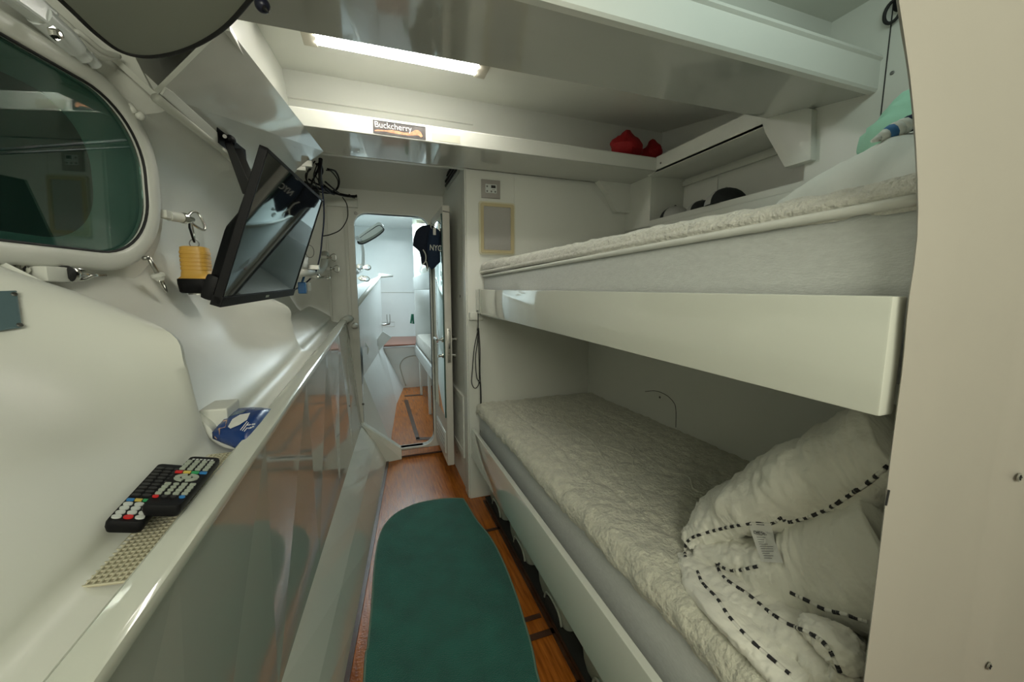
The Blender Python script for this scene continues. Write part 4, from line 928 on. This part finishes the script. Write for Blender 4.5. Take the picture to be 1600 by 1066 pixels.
mb = MB(); ring_plate(mb, sl_(Wd-.018, Hd-.018, .011, fy-.001), sl_(Wd-.055, Hd-.055, .006, fy-.001), (0, -.012, 0)); mb.put('inner_surround', CREAM, spk)
mb = MB(); mb.prism(sl_(Wd-.05, Hd-.05, .006, fy-.001), (0, -.005, 0)); mb.put('speaker_cloth', MESHG, spk)

# ================================================================== BUNKS
ub = thing('upper_bunk', 'fixed upper bunk with a deep glossy white side board', 'bunk', (.9, 1.2, 1.15))
mb = MB(); mb.prism([Vector((.565, 2.245, 1.180)), Vector((.565, 2.245, 1.318)), Vector((.540, .262, 1.296)), Vector((.540, .262, 1.158))], (.028, 0, 0)); mb.put('side_board', GLOSS, ub, bev=.003, smooth='auto')
box('bunk_base', (.59, .26, 1.165), (1.60, 2.24, 1.19), WHITE2, ub, bev=0)
box('end_bracket', (.522, 2.215, 1.137), (.60, 2.25, 1.183), WHITE2, ub, bev=.003)
mbx = MB(); mbx.box((.556, 2.12, 1.18), (.566, 2.135, 1.318)); mbx.put('seam', EDGE, ub)
lb = thing('lower_bunk', 'fixed lower bunk with a narrow white side board', 'bunk', (.9, 1.2, .3))
mb = MB(); mb.prism([Vector((.522, 2.215, .287)), Vector((.522, 2.215, .474)), Vector((.510, .262, .497)), Vector((.510, .262, .305))], (.022, 0, 0)); mb.put('side_board', GLOSS, lb, bev=.003, smooth='auto')
box('bunk_base', (.56, .26, .33), (1.345, 2.24, .35), WHITE2, lb, bev=0)
box('board_bracket', (.528, 2.20, .30), (.545, 2.25, .36), WHITE2, lb)
MB().tube([(.537, 2.20, .29), (.537, 2.235, .29)], .006, 8).put('bracket_bolt', DSTEEL, lb)
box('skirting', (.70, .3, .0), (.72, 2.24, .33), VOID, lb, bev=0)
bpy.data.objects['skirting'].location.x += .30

def fbm(p, o=4):
    s = 0; a = 1
    for k in range(o): s += a*noise.noise(p*(2**k)); a *= .5
    return s
def soft_mattress(name, label, x0, x1, y0, y1, ztop, zbot, rad, m, sag, nx=110, ny=200, amp=.006, sc=14, group=None, seams=()):
    """sheet over the top with rolled front edge down to zbot on the x0 side"""
    rows = []
    L0 = (ztop(0, 0)-zbot)
    for j in range(ny+1):
        y = y0+(y1-y0)*j/ny; row = []
        for i in range(nx+1):
            u = i/nx
            if u < .16:      # front face, curling
                a = (u/.16)*PI/2*1.35-PI/2*.35; x = x0+rad*(1-math.cos(a)) if a > 0 else x0+rad*(1-math.cos(a))*.8; z_rel = math.sin(a)*rad-rad
                nrm_ = Vector((-math.cos(a), 0, math.sin(a)))
                zt = ztop(y, x0+rad); p = Vector((x, y, zt+z_rel))
            else:
                x = x0+rad+(x1-x0-rad)*(u-.16)/.84; zt = ztop(y, x); p = Vector((x, y, zt)); nrm_ = Vector((0, 0, 1))
            d = amp*fbm(Vector((p.x*sc, p.y*sc, p.z*sc)), 4)
            ee = min(1, (y1-y)/.05); ed_ = (1-math.sqrt(max(0, 1-(1-ee)**2)))*-.04
            for (sa, sb, sd_) in seams: 
                q_ = abs((p.x-sa)-sb*(p.y-1.2)); d -= sd_*math.exp(-(q_/.008)**2)
            row.append(p+nrm_*(d+0)+Vector((0, 0, ed_ if u > .1 else ed_*.6)))
        rows.append(row)
    return rows
# lower mattress
zlow = lambda y, x: .632+.035*max(0, (1.9-y))/1.6+.012*math.sin(x*5+y*2)*0+.010*noise.noise(Vector((x*3, y*2.2, 1)))
lmz = lambda y: .60+.0*y
mb = MB(); mb.prism([Vector((.575, 2.24, .35)), Vector((.575, 2.24, .555)), Vector((.572, .27, .60)), Vector((.572, .27, .35))], (.77, 0, 0))
tag(mb.put('mattress', SHEET, bev=.02, smooth='auto'), 'grey-white lower bunk mattress behind the narrow side board', 'mattress')
rows = soft_mattress('t', '', .555, 1.345, .27, 2.245, zlow, .55, .045, FLEECE, 0, amp=.007, sc=26, seams=((.72, .0, .006), (1.16, .0, .006)))
tl = grid('mattress_topper', rows, FLEECE); tag(tl, 'cream curly fleece topper on the lower bunk', 'mattress topper')
# quilting squiggles: raised ridges on the topper
bvh_t = BVHTree.FromPolygons([tuple(v) for r in rows for v in r], [(i*111+j, i*111+j+1, (i+1)*111+j+1, (i+1)*111+j) for i in range(200) for j in range(110)])
for pts in ([(905, 660), (925, 655), (945, 672), (935, 690), (955, 700), (985, 712), (990, 730)], [(870, 648), (885, 640), (880, 655), (900, 672), (925, 690), (945, 720), (965, 745)],
            [(1000, 705), (1040, 735), (1075, 745), (1085, 765), (1110, 775)], [(958, 675), (975, 690), (990, 700), (988, 708)]):
    P = [cast(bvh_t, a, b, -.0015) for a, b in pts]; P = [p for p in P if p]
    if len(P) > 2: MB().tube(catmull(P, 6), .004, 6).put('quilting_ridge', FLEECE, tl, smooth=True)
# upper mattress
mb = MB()
secs = []
rows = []
ys = [.27+(2.225-.27)*k/60 for k in range(61)]
for y in ys:
    t_ = (y-.27)/1.955; zt = 1.405-.012*t_; xo = .592+.012*t_
    bul = .006*math.sin(PI*min(1, max(0, (y-.3)/1.9))); e_ = .03*max(0, (y-2.17)/.055)**2
    wr_ = .007*math.exp(-((y-1.55)/.28)**2)*math.sin(y*16)
    rows.append([Vector((xo+.01, y, 1.185)), Vector((xo-bul+e_, y, 1.24)), Vector((xo-bul+e_+wr_, y, 1.30)), Vector((xo-bul+e_+wr_*.8, y, 1.325)), Vector((xo-bul+e_-wr_*.7, y, 1.355)), Vector((xo-bul+e_, y, zt-.018)), Vector((xo+e_, y, zt-.003)), Vector((1.55, y, zt))])
um = grid('mattress', rows, SHEET); tag(um, 'grey-white upper bunk mattress above the deep side board', 'mattress')
MB().tube([Vector((.590+.012*((y-.27)/1.955)+.03*max(0, (y-2.17)/.055)**2-.004, y, 1.405-.012*(y-.27)/1.955)) for y in ys], .007, 8).put('piping', COTTON, um, smooth=True)
box('end_face', (.61, 2.20, 1.19), (1.5, 2.225, 1.39), SHEET, um, bev=.01)
zup = lambda y, x: 1.440+.040*max(0, min(1, (y-.3)/1.95))+.003*noise.noise(Vector((x*3, y*2.2, 4)))
rows = soft_mattress('t', '', .588, 1.595, .27, 2.235, zup, 1.40, .030, FLEECE2, 0, amp=.0045, sc=24, nx=110, ny=180)
tu = grid('mattress_topper', rows, FLEECE2); tag(tu, 'white fleece topper on the upper bunk', 'mattress topper')
rows2 = [[Vector((.594, y, 1.408)), Vector((.585, y, 1.414)), Vector((.587+.003*noise.noise(Vector((y*20, 0, 0))), y, 1.424+.003*noise.noise(Vector((y*9, 3, 0))))), Vector((.602, y, 1.426))] for y in ys]
grid('lower_fold', rows2, FLEECE2, tu)

# pillow on the upper bunk
def pillow(c, sx, sy, sz, M=None, n=26, dis=.006, seed=0, p_=.55):
    V = []; F = []
    for s_ in (1, -1):
        for i in range(n+1):
            for j in range(n+1):
                u, v = -1+2*i/n, -1+2*j/n; h = max(0, (1-u**2)*(1-v**2))**p_
                k = 1-.10*(abs(u)*abs(v))**2*0-.08*(1-abs(u))*abs(v)**3-.06*(1-abs(v))*abs(u)**3
                P = Vector((u*sx*k, v*sy*k, s_*sz*h)); P += Vector((0, 0, 1))*dis*fbm(Vector((u*3+seed, v*3, s_*2)), 3)*min(1, h*3); P.z -= .05*max(abs(u), abs(v))**3
                V.append(c+(M @ P if M else P))
    w_ = n+1; K = w_*w_; f0 = [(i*w_+j, i*w_+j+1, (i+1)*w_+j+1, (i+1)*w_+j) for i in range(n) for j in range(n)]
    return V, f0+[tuple(q+K for q in reversed(f)) for f in f0]
Mp = Matrix.Rotation(math.radians(-4), 3, 'Y') @ Matrix.Rotation(math.radians(4), 3, 'X')
V, F = pillow(Vector((1.15, .475, 1.540)), .31, .185, .095, Mp, dis=.015, seed=4); tag(put('pillow', V, F, COTTON, smooth=True), 'plump white pillow on the upper bunk', 'pillow')
# striped cloth and mint garment on the pillow
tl_ = MB(); ctr = []
V = []; nn = 24
A1, B1 = Y(1362, 221, .52), Y(1450, 180, .48)
cl = thing('printed_cloth', 'white cloth with red and blue print lying on the pillow', 'cloth', A1)
for k in range(8):
    u0, u1 = k/8, (k+1)/8; p, q = A1.lerp(B1, u0), A1.lerp(B1, u1)
    m = [COTTON, COTTON, mat('blue_print', (.05, .18, .4), .7), COTTON, COTTON, NAVY2, RED, COTTON][k]
    MB().tube([p, p.lerp(q, .5), q], [.003+.012*min(1, u0*3), .004+.012*min(1, u0*3+.1), .003+.012*min(1, u1*3)], 10).put('cloth_fold', m, cl, smooth=True)
V, F = crumple(Y(1440, 180, .56)+Vector((.02, .03, -.01)), (.065, .09, .085), .5, 15, 30); tag(put('mint_garment', V, F, MINT, smooth=True), 'mint green garment heaped at the head of the upper bunk', 'clothing')
# black ring fitting near the frame top
rg = thing('ring_fitting', 'black ring and strap fitting near the top of the curved frame', 'fitting', X(1396, 15, 1.59))
c_ = X(1395, 18, 1.585); MB().tube([c_+Vector((0, .022*math.cos(a), .032*math.sin(a))) for a in [2*PI*k/20 for k in range(20)]], .005, 8, closed=True).put('ring', RUBBER, rg, smooth=True)
MB().box(c_+Vector((-.01, -.035, -.005)), c_+Vector((.01, -.005, .04))).put('strap_block', BLACK, rg, bev=.004)
MB().tube([c_+Vector((0, -.02, .03)), c_+Vector((0, -.02, .12))], .006, 6).put('strap', CREAM, rg)

# ================================================================== DUVET
def lobe(mb, spine, rz, ry, n=56, k=18, seed=0, wr=.010, pw=2.3):
    """flattened thick fold along a spine; cross-section vertical radius rz, depth radius ry"""
    m = len(spine); S = catmull(spine, k); R = catmull([Vector((a, b, 0)) for a, b in zip(rz, ry)], k)
    V = []; M_ = len(S)
    for i, (p, r) in enumerate(zip(S, R)):
        t = (S[min(i+1, M_-1)]-S[max(i-1, 0)]).normalized(); sd = t.cross(Vector((0, 0, 1))).normalized(); up = sd.cross(t).normalized()
        for j in range(n):
            a = 2*PI*j/n; ca, sa = math.cos(a), math.sin(a)
            cx, sx = math.copysign(abs(ca)**(2/pw), ca), math.copysign(abs(sa)**(2/pw), sa)
            q = p+sd*cx*r.y+up*sx*r.x
            s_ = i/M_*len(spine)
            d = wr*(noise.noise(Vector((s_*1.6+seed, ca*1.2, sa*1.2)))+.7*abs(noise.noise(Vector((s_*2.6+ca*2, ca*3+seed, sa*3))))+.45*noise.noise(Vector((s_*6+ca*3, ca*4, sa*5+seed)))-.75*abs(noise.noise(Vector((s_*5.5+sa*1.1, ca*1.3+seed, sa*1.0))))-.35*abs(noise.noise(Vector((s_*13+ca*2, ca*2.3, sa*2+seed)))))
            V.append(q+(q-p).normalized()*d)
    F = [(i*n+j, i*n+(j+1) % n, (i+1)*n+(j+1) % n, (i+1)*n+j) for i in range(M_-1) for j in range(n)]+[tuple(range(n-1, -1, -1)), tuple((M_-1)*n+j for j in range(n))]
    mb.add(V, F)
def sp(L):   # px, py, depthY
    return [Y(a, b, c) for a, b, c in L]
dv = MB()
def sx_(L): return [X(a, b, c) for a, b, c in L]
lobe(dv, sx_([(1071, 850, .69), (1098, 830, .73), (1150, 796, .78), (1225, 768, .80), (1300, 738, .81), (1370, 712, .82), (1450, 690, .82)]), [.006, .034, .056, .072, .080, .082, .085], [.02, .05, .09, .11, .12, .12, .12], seed=2, wr=.009)
lobe(dv, sx_([(1090, 862, .70), (1160, 872, .74), (1220, 890, .76), (1290, 890, .78), (1360, 878, .78), (1450, 860, .78)]), [.016, .040, .068, .092, .105, .11], [.03, .06, .08, .09, .09, .09], seed=7, wr=.008)
lobe(dv, sx_([(1074, 868, .70), (1095, 888, .69), (1150, 922, .69), (1200, 957, .69), (1255, 990, .69), (1310, 1035, .69), (1360, 1070, .69)]), [.014, .028, .033, .035, .035, .034, .034], [.03, .05, .065, .07, .07, .07, .06], seed=11, wr=.007)
lobe(dv, sx_([(1080, 880, .68), (1110, 922, .65), (1160, 970, .63), (1215, 1022, .63), (1270, 1070, .63)]), [.014, .020, .022, .022, .022], [.03, .05, .055, .055, .055], seed=17, wr=.005)
lobe(dv, sx_([(1262, 975, .66), (1300, 1000, .65), (1325, 1030, .65), (1318, 1060, .65)]), [.016, .026, .024, .014], [.02, .03, .03, .02], seed=23, wr=.005)
dv.V = [Vector((v.x, max(v.y, .286+.1*max(0, .29-v.y)*0), v.z)) for v in dv.V]
DV = dv.V[:]; DF = dv.F[:]
duv = dv.put('duvet', DUVET, smooth=True); tag(duv, 'white duvet with black and white piping rolled up on the lower bunk', 'duvet')
bd = BVHTree.FromPolygons([tuple(v) for v in DV], DF)
def piping(pts, r=.0036):
    P = [cast(bd, a, b, -.0005) for a, b in [(q.x, q.y) for q in catmull([Vector((a, b, 0)) for a, b in pts], 5)]]
    P = [p for p in P if p]
    # resample evenly, drop depth jumps
    out = [P[0]]
    for p in P[1:]:
        if (p-out[-1]).length < .12: out.append(p)
    S = [out[0]]; step = .0045
    for a, b in zip(out, out[1:]):
        L = (b-a).length; k = max(1, int(L/step))
        for i in range(1, k+1): S.append(a.lerp(b, i/k))
    mb = MB()
    for i in range(len(S)-1):
        mb.k = 1 if (i % 4 < 2) else 0
        mb.tube([S[i], S[i+1]], r, 6, caps=False)
    mb.put('piping', None, duv, mats=[PIPEW, PIPEB], smooth=True)
piping([(1071, 872), (1070, 855), (1076, 845), (1090, 837), (1130, 826), (1175, 818), (1205, 818), (1222, 808), (1228, 816), (1250, 812), (1290, 797), (1330, 772), (1360, 752), (1387, 728)])
piping([(1122, 880), (1132, 888), (1150, 892), (1185, 885)])
piping([(1120, 880), (1125, 895), (1140, 910), (1170, 930), (1200, 955), (1230, 975), (1262, 988), (1285, 1003), (1300, 1022), (1312, 1050)])
piping([(1090, 893), (1098, 912), (1120, 935), (1140, 965), (1170, 998), (1200, 1025), (1235, 1055)])
piping([(1235, 926), (1260, 938), (1290, 953), (1320, 960), (1355, 972)])
# care tag
tg = [[(1171, 817), (1206, 818)], [(1172, 828), (1208, 832)], [(1178, 845), (1211, 847)], [(1184, 862), (1217, 862)], [(1190, 878), (1224, 880)]]
rows = []
for (a, b) in tg:
    r = []
    for u in (0, .33, .66, 1):
        X_, Y_ = a[0]+(b[0]-a[0])*u, a[1]+(b[1]-a[1])*u; q = cast(bd, X_, Y_, .006)
        if q is None or (rows and (q-rows[-1][len(r)]).length > .04): q = C0+ray(X_, Y_).normalized()*((rows[-1][len(r)]-C0).length-.001)
        r.append(q)
    rows.append(r)
if all(q for r in rows for q in r):
    ct = grid('care_tag', rows, TISSUE, duv)
    p0 = rows[0][0]; ex = (rows[1][3]-rows[1][0]).normalized(); ey = (rows[1][0]-rows[3][0]).normalized(); nz = ex.cross(ey).normalized()
    tgm = frame_M(rows[1][0].lerp(rows[2][0], .35)+ex*.004-ray(1190, 850).normalized()*.003, ex, ey)
    try:
        text('tag_lettering', 'DIESEL', tgm, .0085, INK, ct)
        mb = MB()
        for k in range(12):
            u = .3+.055*k; i = min(3, int(u*4)); f = u*4-i; A2 = rows[i][0].lerp(rows[i+1][0], f); B2 = rows[i][3].lerp(rows[i+1][3], f); off = -ray(1190, 850).normalized()*.0015
            mb.tube([A2.lerp(B2, .2)+off, A2.lerp(B2, .45+.4*random.random())+off], .0004, 4)
        mb.put('tag_print', INK, ct)
    except Exception as ex_: print('tag', ex_)

# ================================================================== DOOR (open) with mirror, lock, hooks
dr = thing('door', 'open white door seen edge-on with a full-length mirror', 'door', (.44, 2.8, .1))
box('door_leaf', (.424, 2.52, .115), (.470, 3.045, 1.85), DOORP, dr, bev=.006)
box('mirror', (.418, 2.545, .46), (.424, 3.02, 1.79), MIRROR, dr, bev=.001)
box('mirror_edge', (.417, 2.538, .45), (.425, 2.546, 1.80), mat('dark_green_glass_edge', (.01, .06, .045), .3), dr, bev=0)
box('kick_vent', (.416, 2.56, .19), (.424, 2.95, .34), WHITE2, dr, bev=.003)
for k in range(4): box('vent_slot', (.4145, 2.60, .205+k*.033), (.4165, 2.92, .215+k*.033), GREYP, dr, bev=0)
box('lock_plate', (.438, 2.516, .835), (.460, 2.521, 1.065), STEEL, dr, bev=.001)
box('latch_bolt', (.444, 2.511, .93), (.455, 2.517, .965), DSTEEL, dr, bev=.001)
for z in (1.05, .85, .90): MB().lathe([(.004, 0), (.004, .002)], (.449, 2.517, z), (0, -1, 0), 8).put('screw', DSTEEL, dr)
for s_, x0 in ((-1, .418), (1, .472)):
    h_ = MB(); h_.tube([(x0, 2.585, .985), (x0+s_*.035, 2.585, .985)], .008, 10); h_.tube([(x0+s_*.035, 2.585, .985), (x0+s_*.04, 2.60, .985), (x0+s_*.04, 2.69, .985)], .009, 10); h_.lathe([(.02, 0), (.02, .008)], (x0, 2.585, .985), (s_, 0, 0), 16)
    h_.put('lever_handle', CHROME, dr, smooth='auto')
    h_ = MB(); h_.tube([(x0, 2.585, .875), (x0+s_*.03, 2.585, .875)], .010, 10); h_.box((x0+s_*.03-.004, 2.57, .865), (x0+s_*.03+.004, 2.60, .885)); h_.lathe([(.018, 0), (.018, .006)], (x0, 2.585, .875), (s_, 0, 0), 16)
    h_.put('thumb_turn', CHROME, dr, smooth='auto')
MB().tube([(.425, 2.515, 1.812), (.469, 2.515, 1.806)], .003, 6).put('top_wire', DSTEEL, dr)
hk = thing('coat_hook', 'chrome three-prong coat hook at the top of the door mirror', 'hook', (.41, 2.60, 1.72))
hb = Vector((.412, 2.62, 1.70))
MB().box(hb+Vector((-.004, -.012, -.03)), hb+Vector((.006, .012, .05))).put('hook_plate', STEEL, hk, bev=.002)
for dx, dy in ((-.05, -.02), (-.045, .0), (-.03, .03)):
    MB().tube(catmull([hb+Vector((0, 0, .0)), hb+Vector((dx*.5, dy*.5, -.005)), hb+Vector((dx, dy, .02)), hb+Vector((dx, dy, .05))], 4), .0035, 6).put('prong', STEEL, hk, smooth=True)
def drape(px_list, yv, thick, m, name, label, seed):
    """hanging garment from pixel outline at depth yv, given real thickness and folds"""
    P = [Y(a, b, yv) for a, b in px_list]; zs_ = [p.z for p in P]; z0, z1 = min(zs_), max(zs_)
    rows = []; NZ = 26; NA = 20
    for i in range(NZ+1):
        z = z0+.001+(z1-z0-.002)*i/NZ; xs = []
        for p, q in zip(P, P[1:]+P[:1]):
            if (p.z-z)*(q.z-z) < 0: xs.append(p.x+(q.x-p.x)*(z-p.z)/(q.z-p.z))
        if len(xs) < 2: continue
        a, b = min(xs), max(xs); c = (a+b)/2; hw_ = (b-a)/2
        rows.append([Vector((c+hw_*math.cos(t), yv+thick*min(1, hw_/.04)*math.sin(t)*(1+.35*noise.noise(Vector((t*1.2, z*5, seed)))), z)) for t in [2*PI*k/NA for k in range(NA)]])
    V = [p for r in rows for p in r]; n_ = NA
    F = [(i*n_+k, i*n_+(k+1) % n_, (i+1)*n_+(k+1) % n_, (i+1)*n_+k) for i in range(len(rows)-1) for k in range(n_)]+[tuple(range(n_-1, -1, -1)), tuple((len(rows)-1)*n_+k for k in range(n_))]
    o = put(name, V, F, m, smooth=True); tag(o, label, 'jacket'); return o
j1 = drape([(664, 352), (673, 351), (680, 357), (682, 372), (675, 392), (671, 415), (667, 424), (664, 410), (659, 415), (657, 400), (655, 392), (645, 384), (646, 372), (650, 360), (657, 354)], 2.66, .045, NAVY, 'jacket', 'near-black jacket bunched on the coat hook, left of the lettered one', 3)
MB().tube(catmull([Y(661, 390, 2.60), Y(665, 398, 2.60), Y(665, 408, 2.60), Y(660, 414, 2.60)], 4), .0035, 6).put('drawstring', PIPEW, j1, smooth=True)
MB().tube(catmull([Y(666, 408, 2.60), Y(668, 416, 2.60), Y(667, 422, 2.60)], 4), .003, 6).put('drawstring', PIPEW, j1, smooth=True)
j2 = drape([(672, 359), (679, 355), (687, 360), (688, 380), (688, 410), (683, 414), (680, 418), (674, 422), (669, 414), (667, 385), (669, 365)], 2.58, .03, NAVY2, 'jacket', 'navy jacket with white lettering hanging on the coat hook', 9)
LM = frame_M(Y(671, 391, 2.545), (1, 0, -.05), (.03, 0, 1)); text('lettering', 'NYC', LM, .052, TISSUE, j2, ext=.002, sx=.72)
MB().box(Y(677, 367, 2.54), Y(681, 356, 2.54)+Vector((0, .01, 0))).put('white_tab', TISSUE, j2, bev=.002)

# louvred access grille on the alcove wall
ag = thing('return_air_grille', 'white perforated air grille low on the alcove side wall', 'grille', (.51, 2.5, .4))
g0, g1 = Vector((.506, 2.355, .20)), Vector((.506, 2.80, .66))
gy0, gy1, gz0, gz1 = X(725, 650, .51).y, 2.86, X(726, 716, .51).z, X(726, 622, .51).z
mb = MB(); O_ = [Vector((.520, a, b)) for a, b in ((gy0, gz0), (gy1, gz0), (gy1, gz1), (gy0, gz1))]; I_ = [Vector((.520, a, b)) for a, b in ((gy0+.04, gz0+.04), (gy1-.04, gz0+.04), (gy1-.04, gz1-.04), (gy0+.04, gz1-.04))]
ring_plate(mb, O_, I_, (-.016, 0, 0)); mb.put('grille_frame', WHITE, ag, bev=.002)
box('dark_backing', (.515, gy0+.03, gz0+.03), (.519, gy1-.03, gz1-.03), GREYP, ag, bev=0)
mb = MB(); ny_ = 24; nz_ = 30
for i in range(ny_+1): y = gy0+.04+(gy1-gy0-.08)*i/ny_; mb.box((.509, y-.004, gz0+.04), (.513, y+.004, gz1-.04))
for i in range(nz_+1): z = gz0+.04+(gz1-gz0-.08)*i/nz_; mb.box((.5085, gy0+.04, z-.0035), (.5125, gy1-.04, z+.0035))
g_ = mb.put('perforated_screen', WHITE2, ag); g_['kind'] = 'stuff'
sc = MB(); screw(sc, X(714, 707, .519), (-1, 0, 0), .008); screw(sc, X(719, 463, .519), (-1, 0, 0), .010); sc.put('screw', DSTEEL, ag)

# cord at the bunk end
co = thing('black_cord', 'thin looped black cord hanging from the upper bunk end bracket', 'cord', (.55, 2.2, 1.1))
yc_ = 2.205
for P in ([(747, 487), (747, 500), (747, 513), (746, 520), (741, 545), (738, 580), (737, 598), (742, 607), (748, 600), (749, 580), (748, 545), (747, 520)], [(747, 515), (746, 535), (743, 560), (745, 590), (750, 600), (751, 630), (751, 645)], [(748, 515), (750, 545), (750, 580), (751, 600), (752, 625), (751, 645)]):
    MB().tube(catmull([Y(a, b, yc_) for a, b in P], 5), .0028, 6).put('cord', RUBBER, co, smooth=True)
MB().tube([Y(752, 663, yc_), Y(751, 676, yc_)], .0035, 6).put('cord_end', RUBBER, co)
MB().ball(Y(747, 515, yc_), (.007, .007, .012)).put('knot', RUBBER, co, smooth=True)
MB().tube([Y(745, 486, yc_), Y(750, 487, yc_)], .004, 6).put('knot', RUBBER, co, smooth=True)

# ================================================================== RUG
px_o = [(596, 830), (592, 845), (587, 870), (583, 905), (583, 950), (578, 1000), (572, 1040), (566, 1075)]
Ls = [(655, 786), (636, 793), (618, 803), (603, 818), (594, 836), (588, 862), (584, 900), (581, 950), (575, 1010), (569, 1066)]
Rs = [(720, 779), (727, 784), (744, 812), (765, 838), (785, 875), (804, 923), (819, 970), (832, 1016), (843, 1066)]
zr = .012
L_ = [Z(a, b, zr) for a, b in Ls]; R_ = [Z(a, b, zr) for a, b in Rs]
L_.append(Vector((L_[-1].x-.02, .2, zr))); R_.append(Vector((R_[-1].x-.012, .8, zr))); R_.append(Vector((R_[-1].x-.04, .2, zr)))
out = catmull(list(reversed(L_))+[Z(688, 780, zr)]+R_, 5)
rug = thing('rug', 'teal runner carpet with rounded end and pale binding on the floor', 'rug', (.2, 1.3, 0))
c_ = Vector((.2, 1.2, zr))
mb = MB(); rings = [1, .995, .97]; 
V = []; n = len(out)
for s_, dz in ((1.0, -.009), (1.0, -.001), (.992, .0)):
    V += [Vector((c_.x+(p.x-c_.x)*s_, c_.y+(p.y-c_.y)*s_, zr+dz)) for p in out]
mb.add(V, [(i*n+k, i*n+(k+1) % n, (i+1)*n+(k+1) % n, (i+1)*n+k) for i in range(2) for k in range(n)]+[tuple(2*n+k for k in range(n))]); mb.put('pile', RUG, rug)
MB().tube([Vector((p.x, p.y, zr-.002)) for p in out], .0045, 6, closed=True).put('binding', RUGE, rug, smooth=True)

# ================================================================== CRATES UNDER THE LOWER BUNK
def crate(y0, y1, src=None):
    t = thing('storage_crate', 'grey plastic storage crate under the lower bunk', 'crate', (.8, (y0+y1)/2, 0), 'storage crates in a row under the lower bunk')
    x0 = .614; L = y1-y0
    mb = MB(); V = []
    for (z, ins) in ((.005, .022), (.04, .014), (.19, .002), (.195, 0), (.225, 0)):
        V += [Vector((x0+.35/2+a, (y0+y1)/2+b, z)) for a, b in rrect(.35-2*ins, L-2*ins, .03, 4)]
    n = 20; mb.add(V, [(i*n+k, i*n+(k+1) % n, (i+1)*n+(k+1) % n, (i+1)*n+k) for i in range(4) for k in range(n)]+[tuple(range(n-1, -1, -1)), tuple(4*n+k for k in range(n))]); mb.put('body', CRATE, t, smooth='auto')
    # arched side rib and dark grip
    ym = (y0+y1)/2
    mb = MB(); P = [Vector((x0+.012-.06*z, y0+L*u, z)) for u, z in ((.14, .02), (.17, .045), (.24, .065), (.4, .072), (.56, .065), (.63, .045), (.66, .02))]
    mb.tube(catmull(P, 5), .005, 8); mb.put('rib', CRATE, t, smooth=True)
    mb = MB(); mb.prism([Vector((x0+.004, y0+L*u, z)) for u, z in ((.19, .012), (.21, .045), (.28, .058), (.52, .058), (.59, .045), (.61, .012))], (.012, 0, 0)); mb.put('grip_opening', VOID, t)
    return t
def dup(t, dy):
    r = t.copy(); SC.collection.objects.link(r); r.location.y += dy
    for ch in list(t.children):
        c = ch.copy(); SC.collection.objects.link(c); c.parent = r
        for g in ch.children: e = g.copy(); SC.collection.objects.link(e); e.parent = c
    return r
cr0 = crate(1.92, 2.22); places = ['furthest one, beside the end wall', 'second from the end wall', 'third from the end wall', 'fourth from the end wall', 'the one nearest the camera']
cr0['label'] = 'grey plastic crate under the lower bunk, '+places[0]
for k in range(1, 5):
    c = dup(cr0, -.385*k); c['label'] = 'grey plastic crate under the lower bunk, '+places[k]
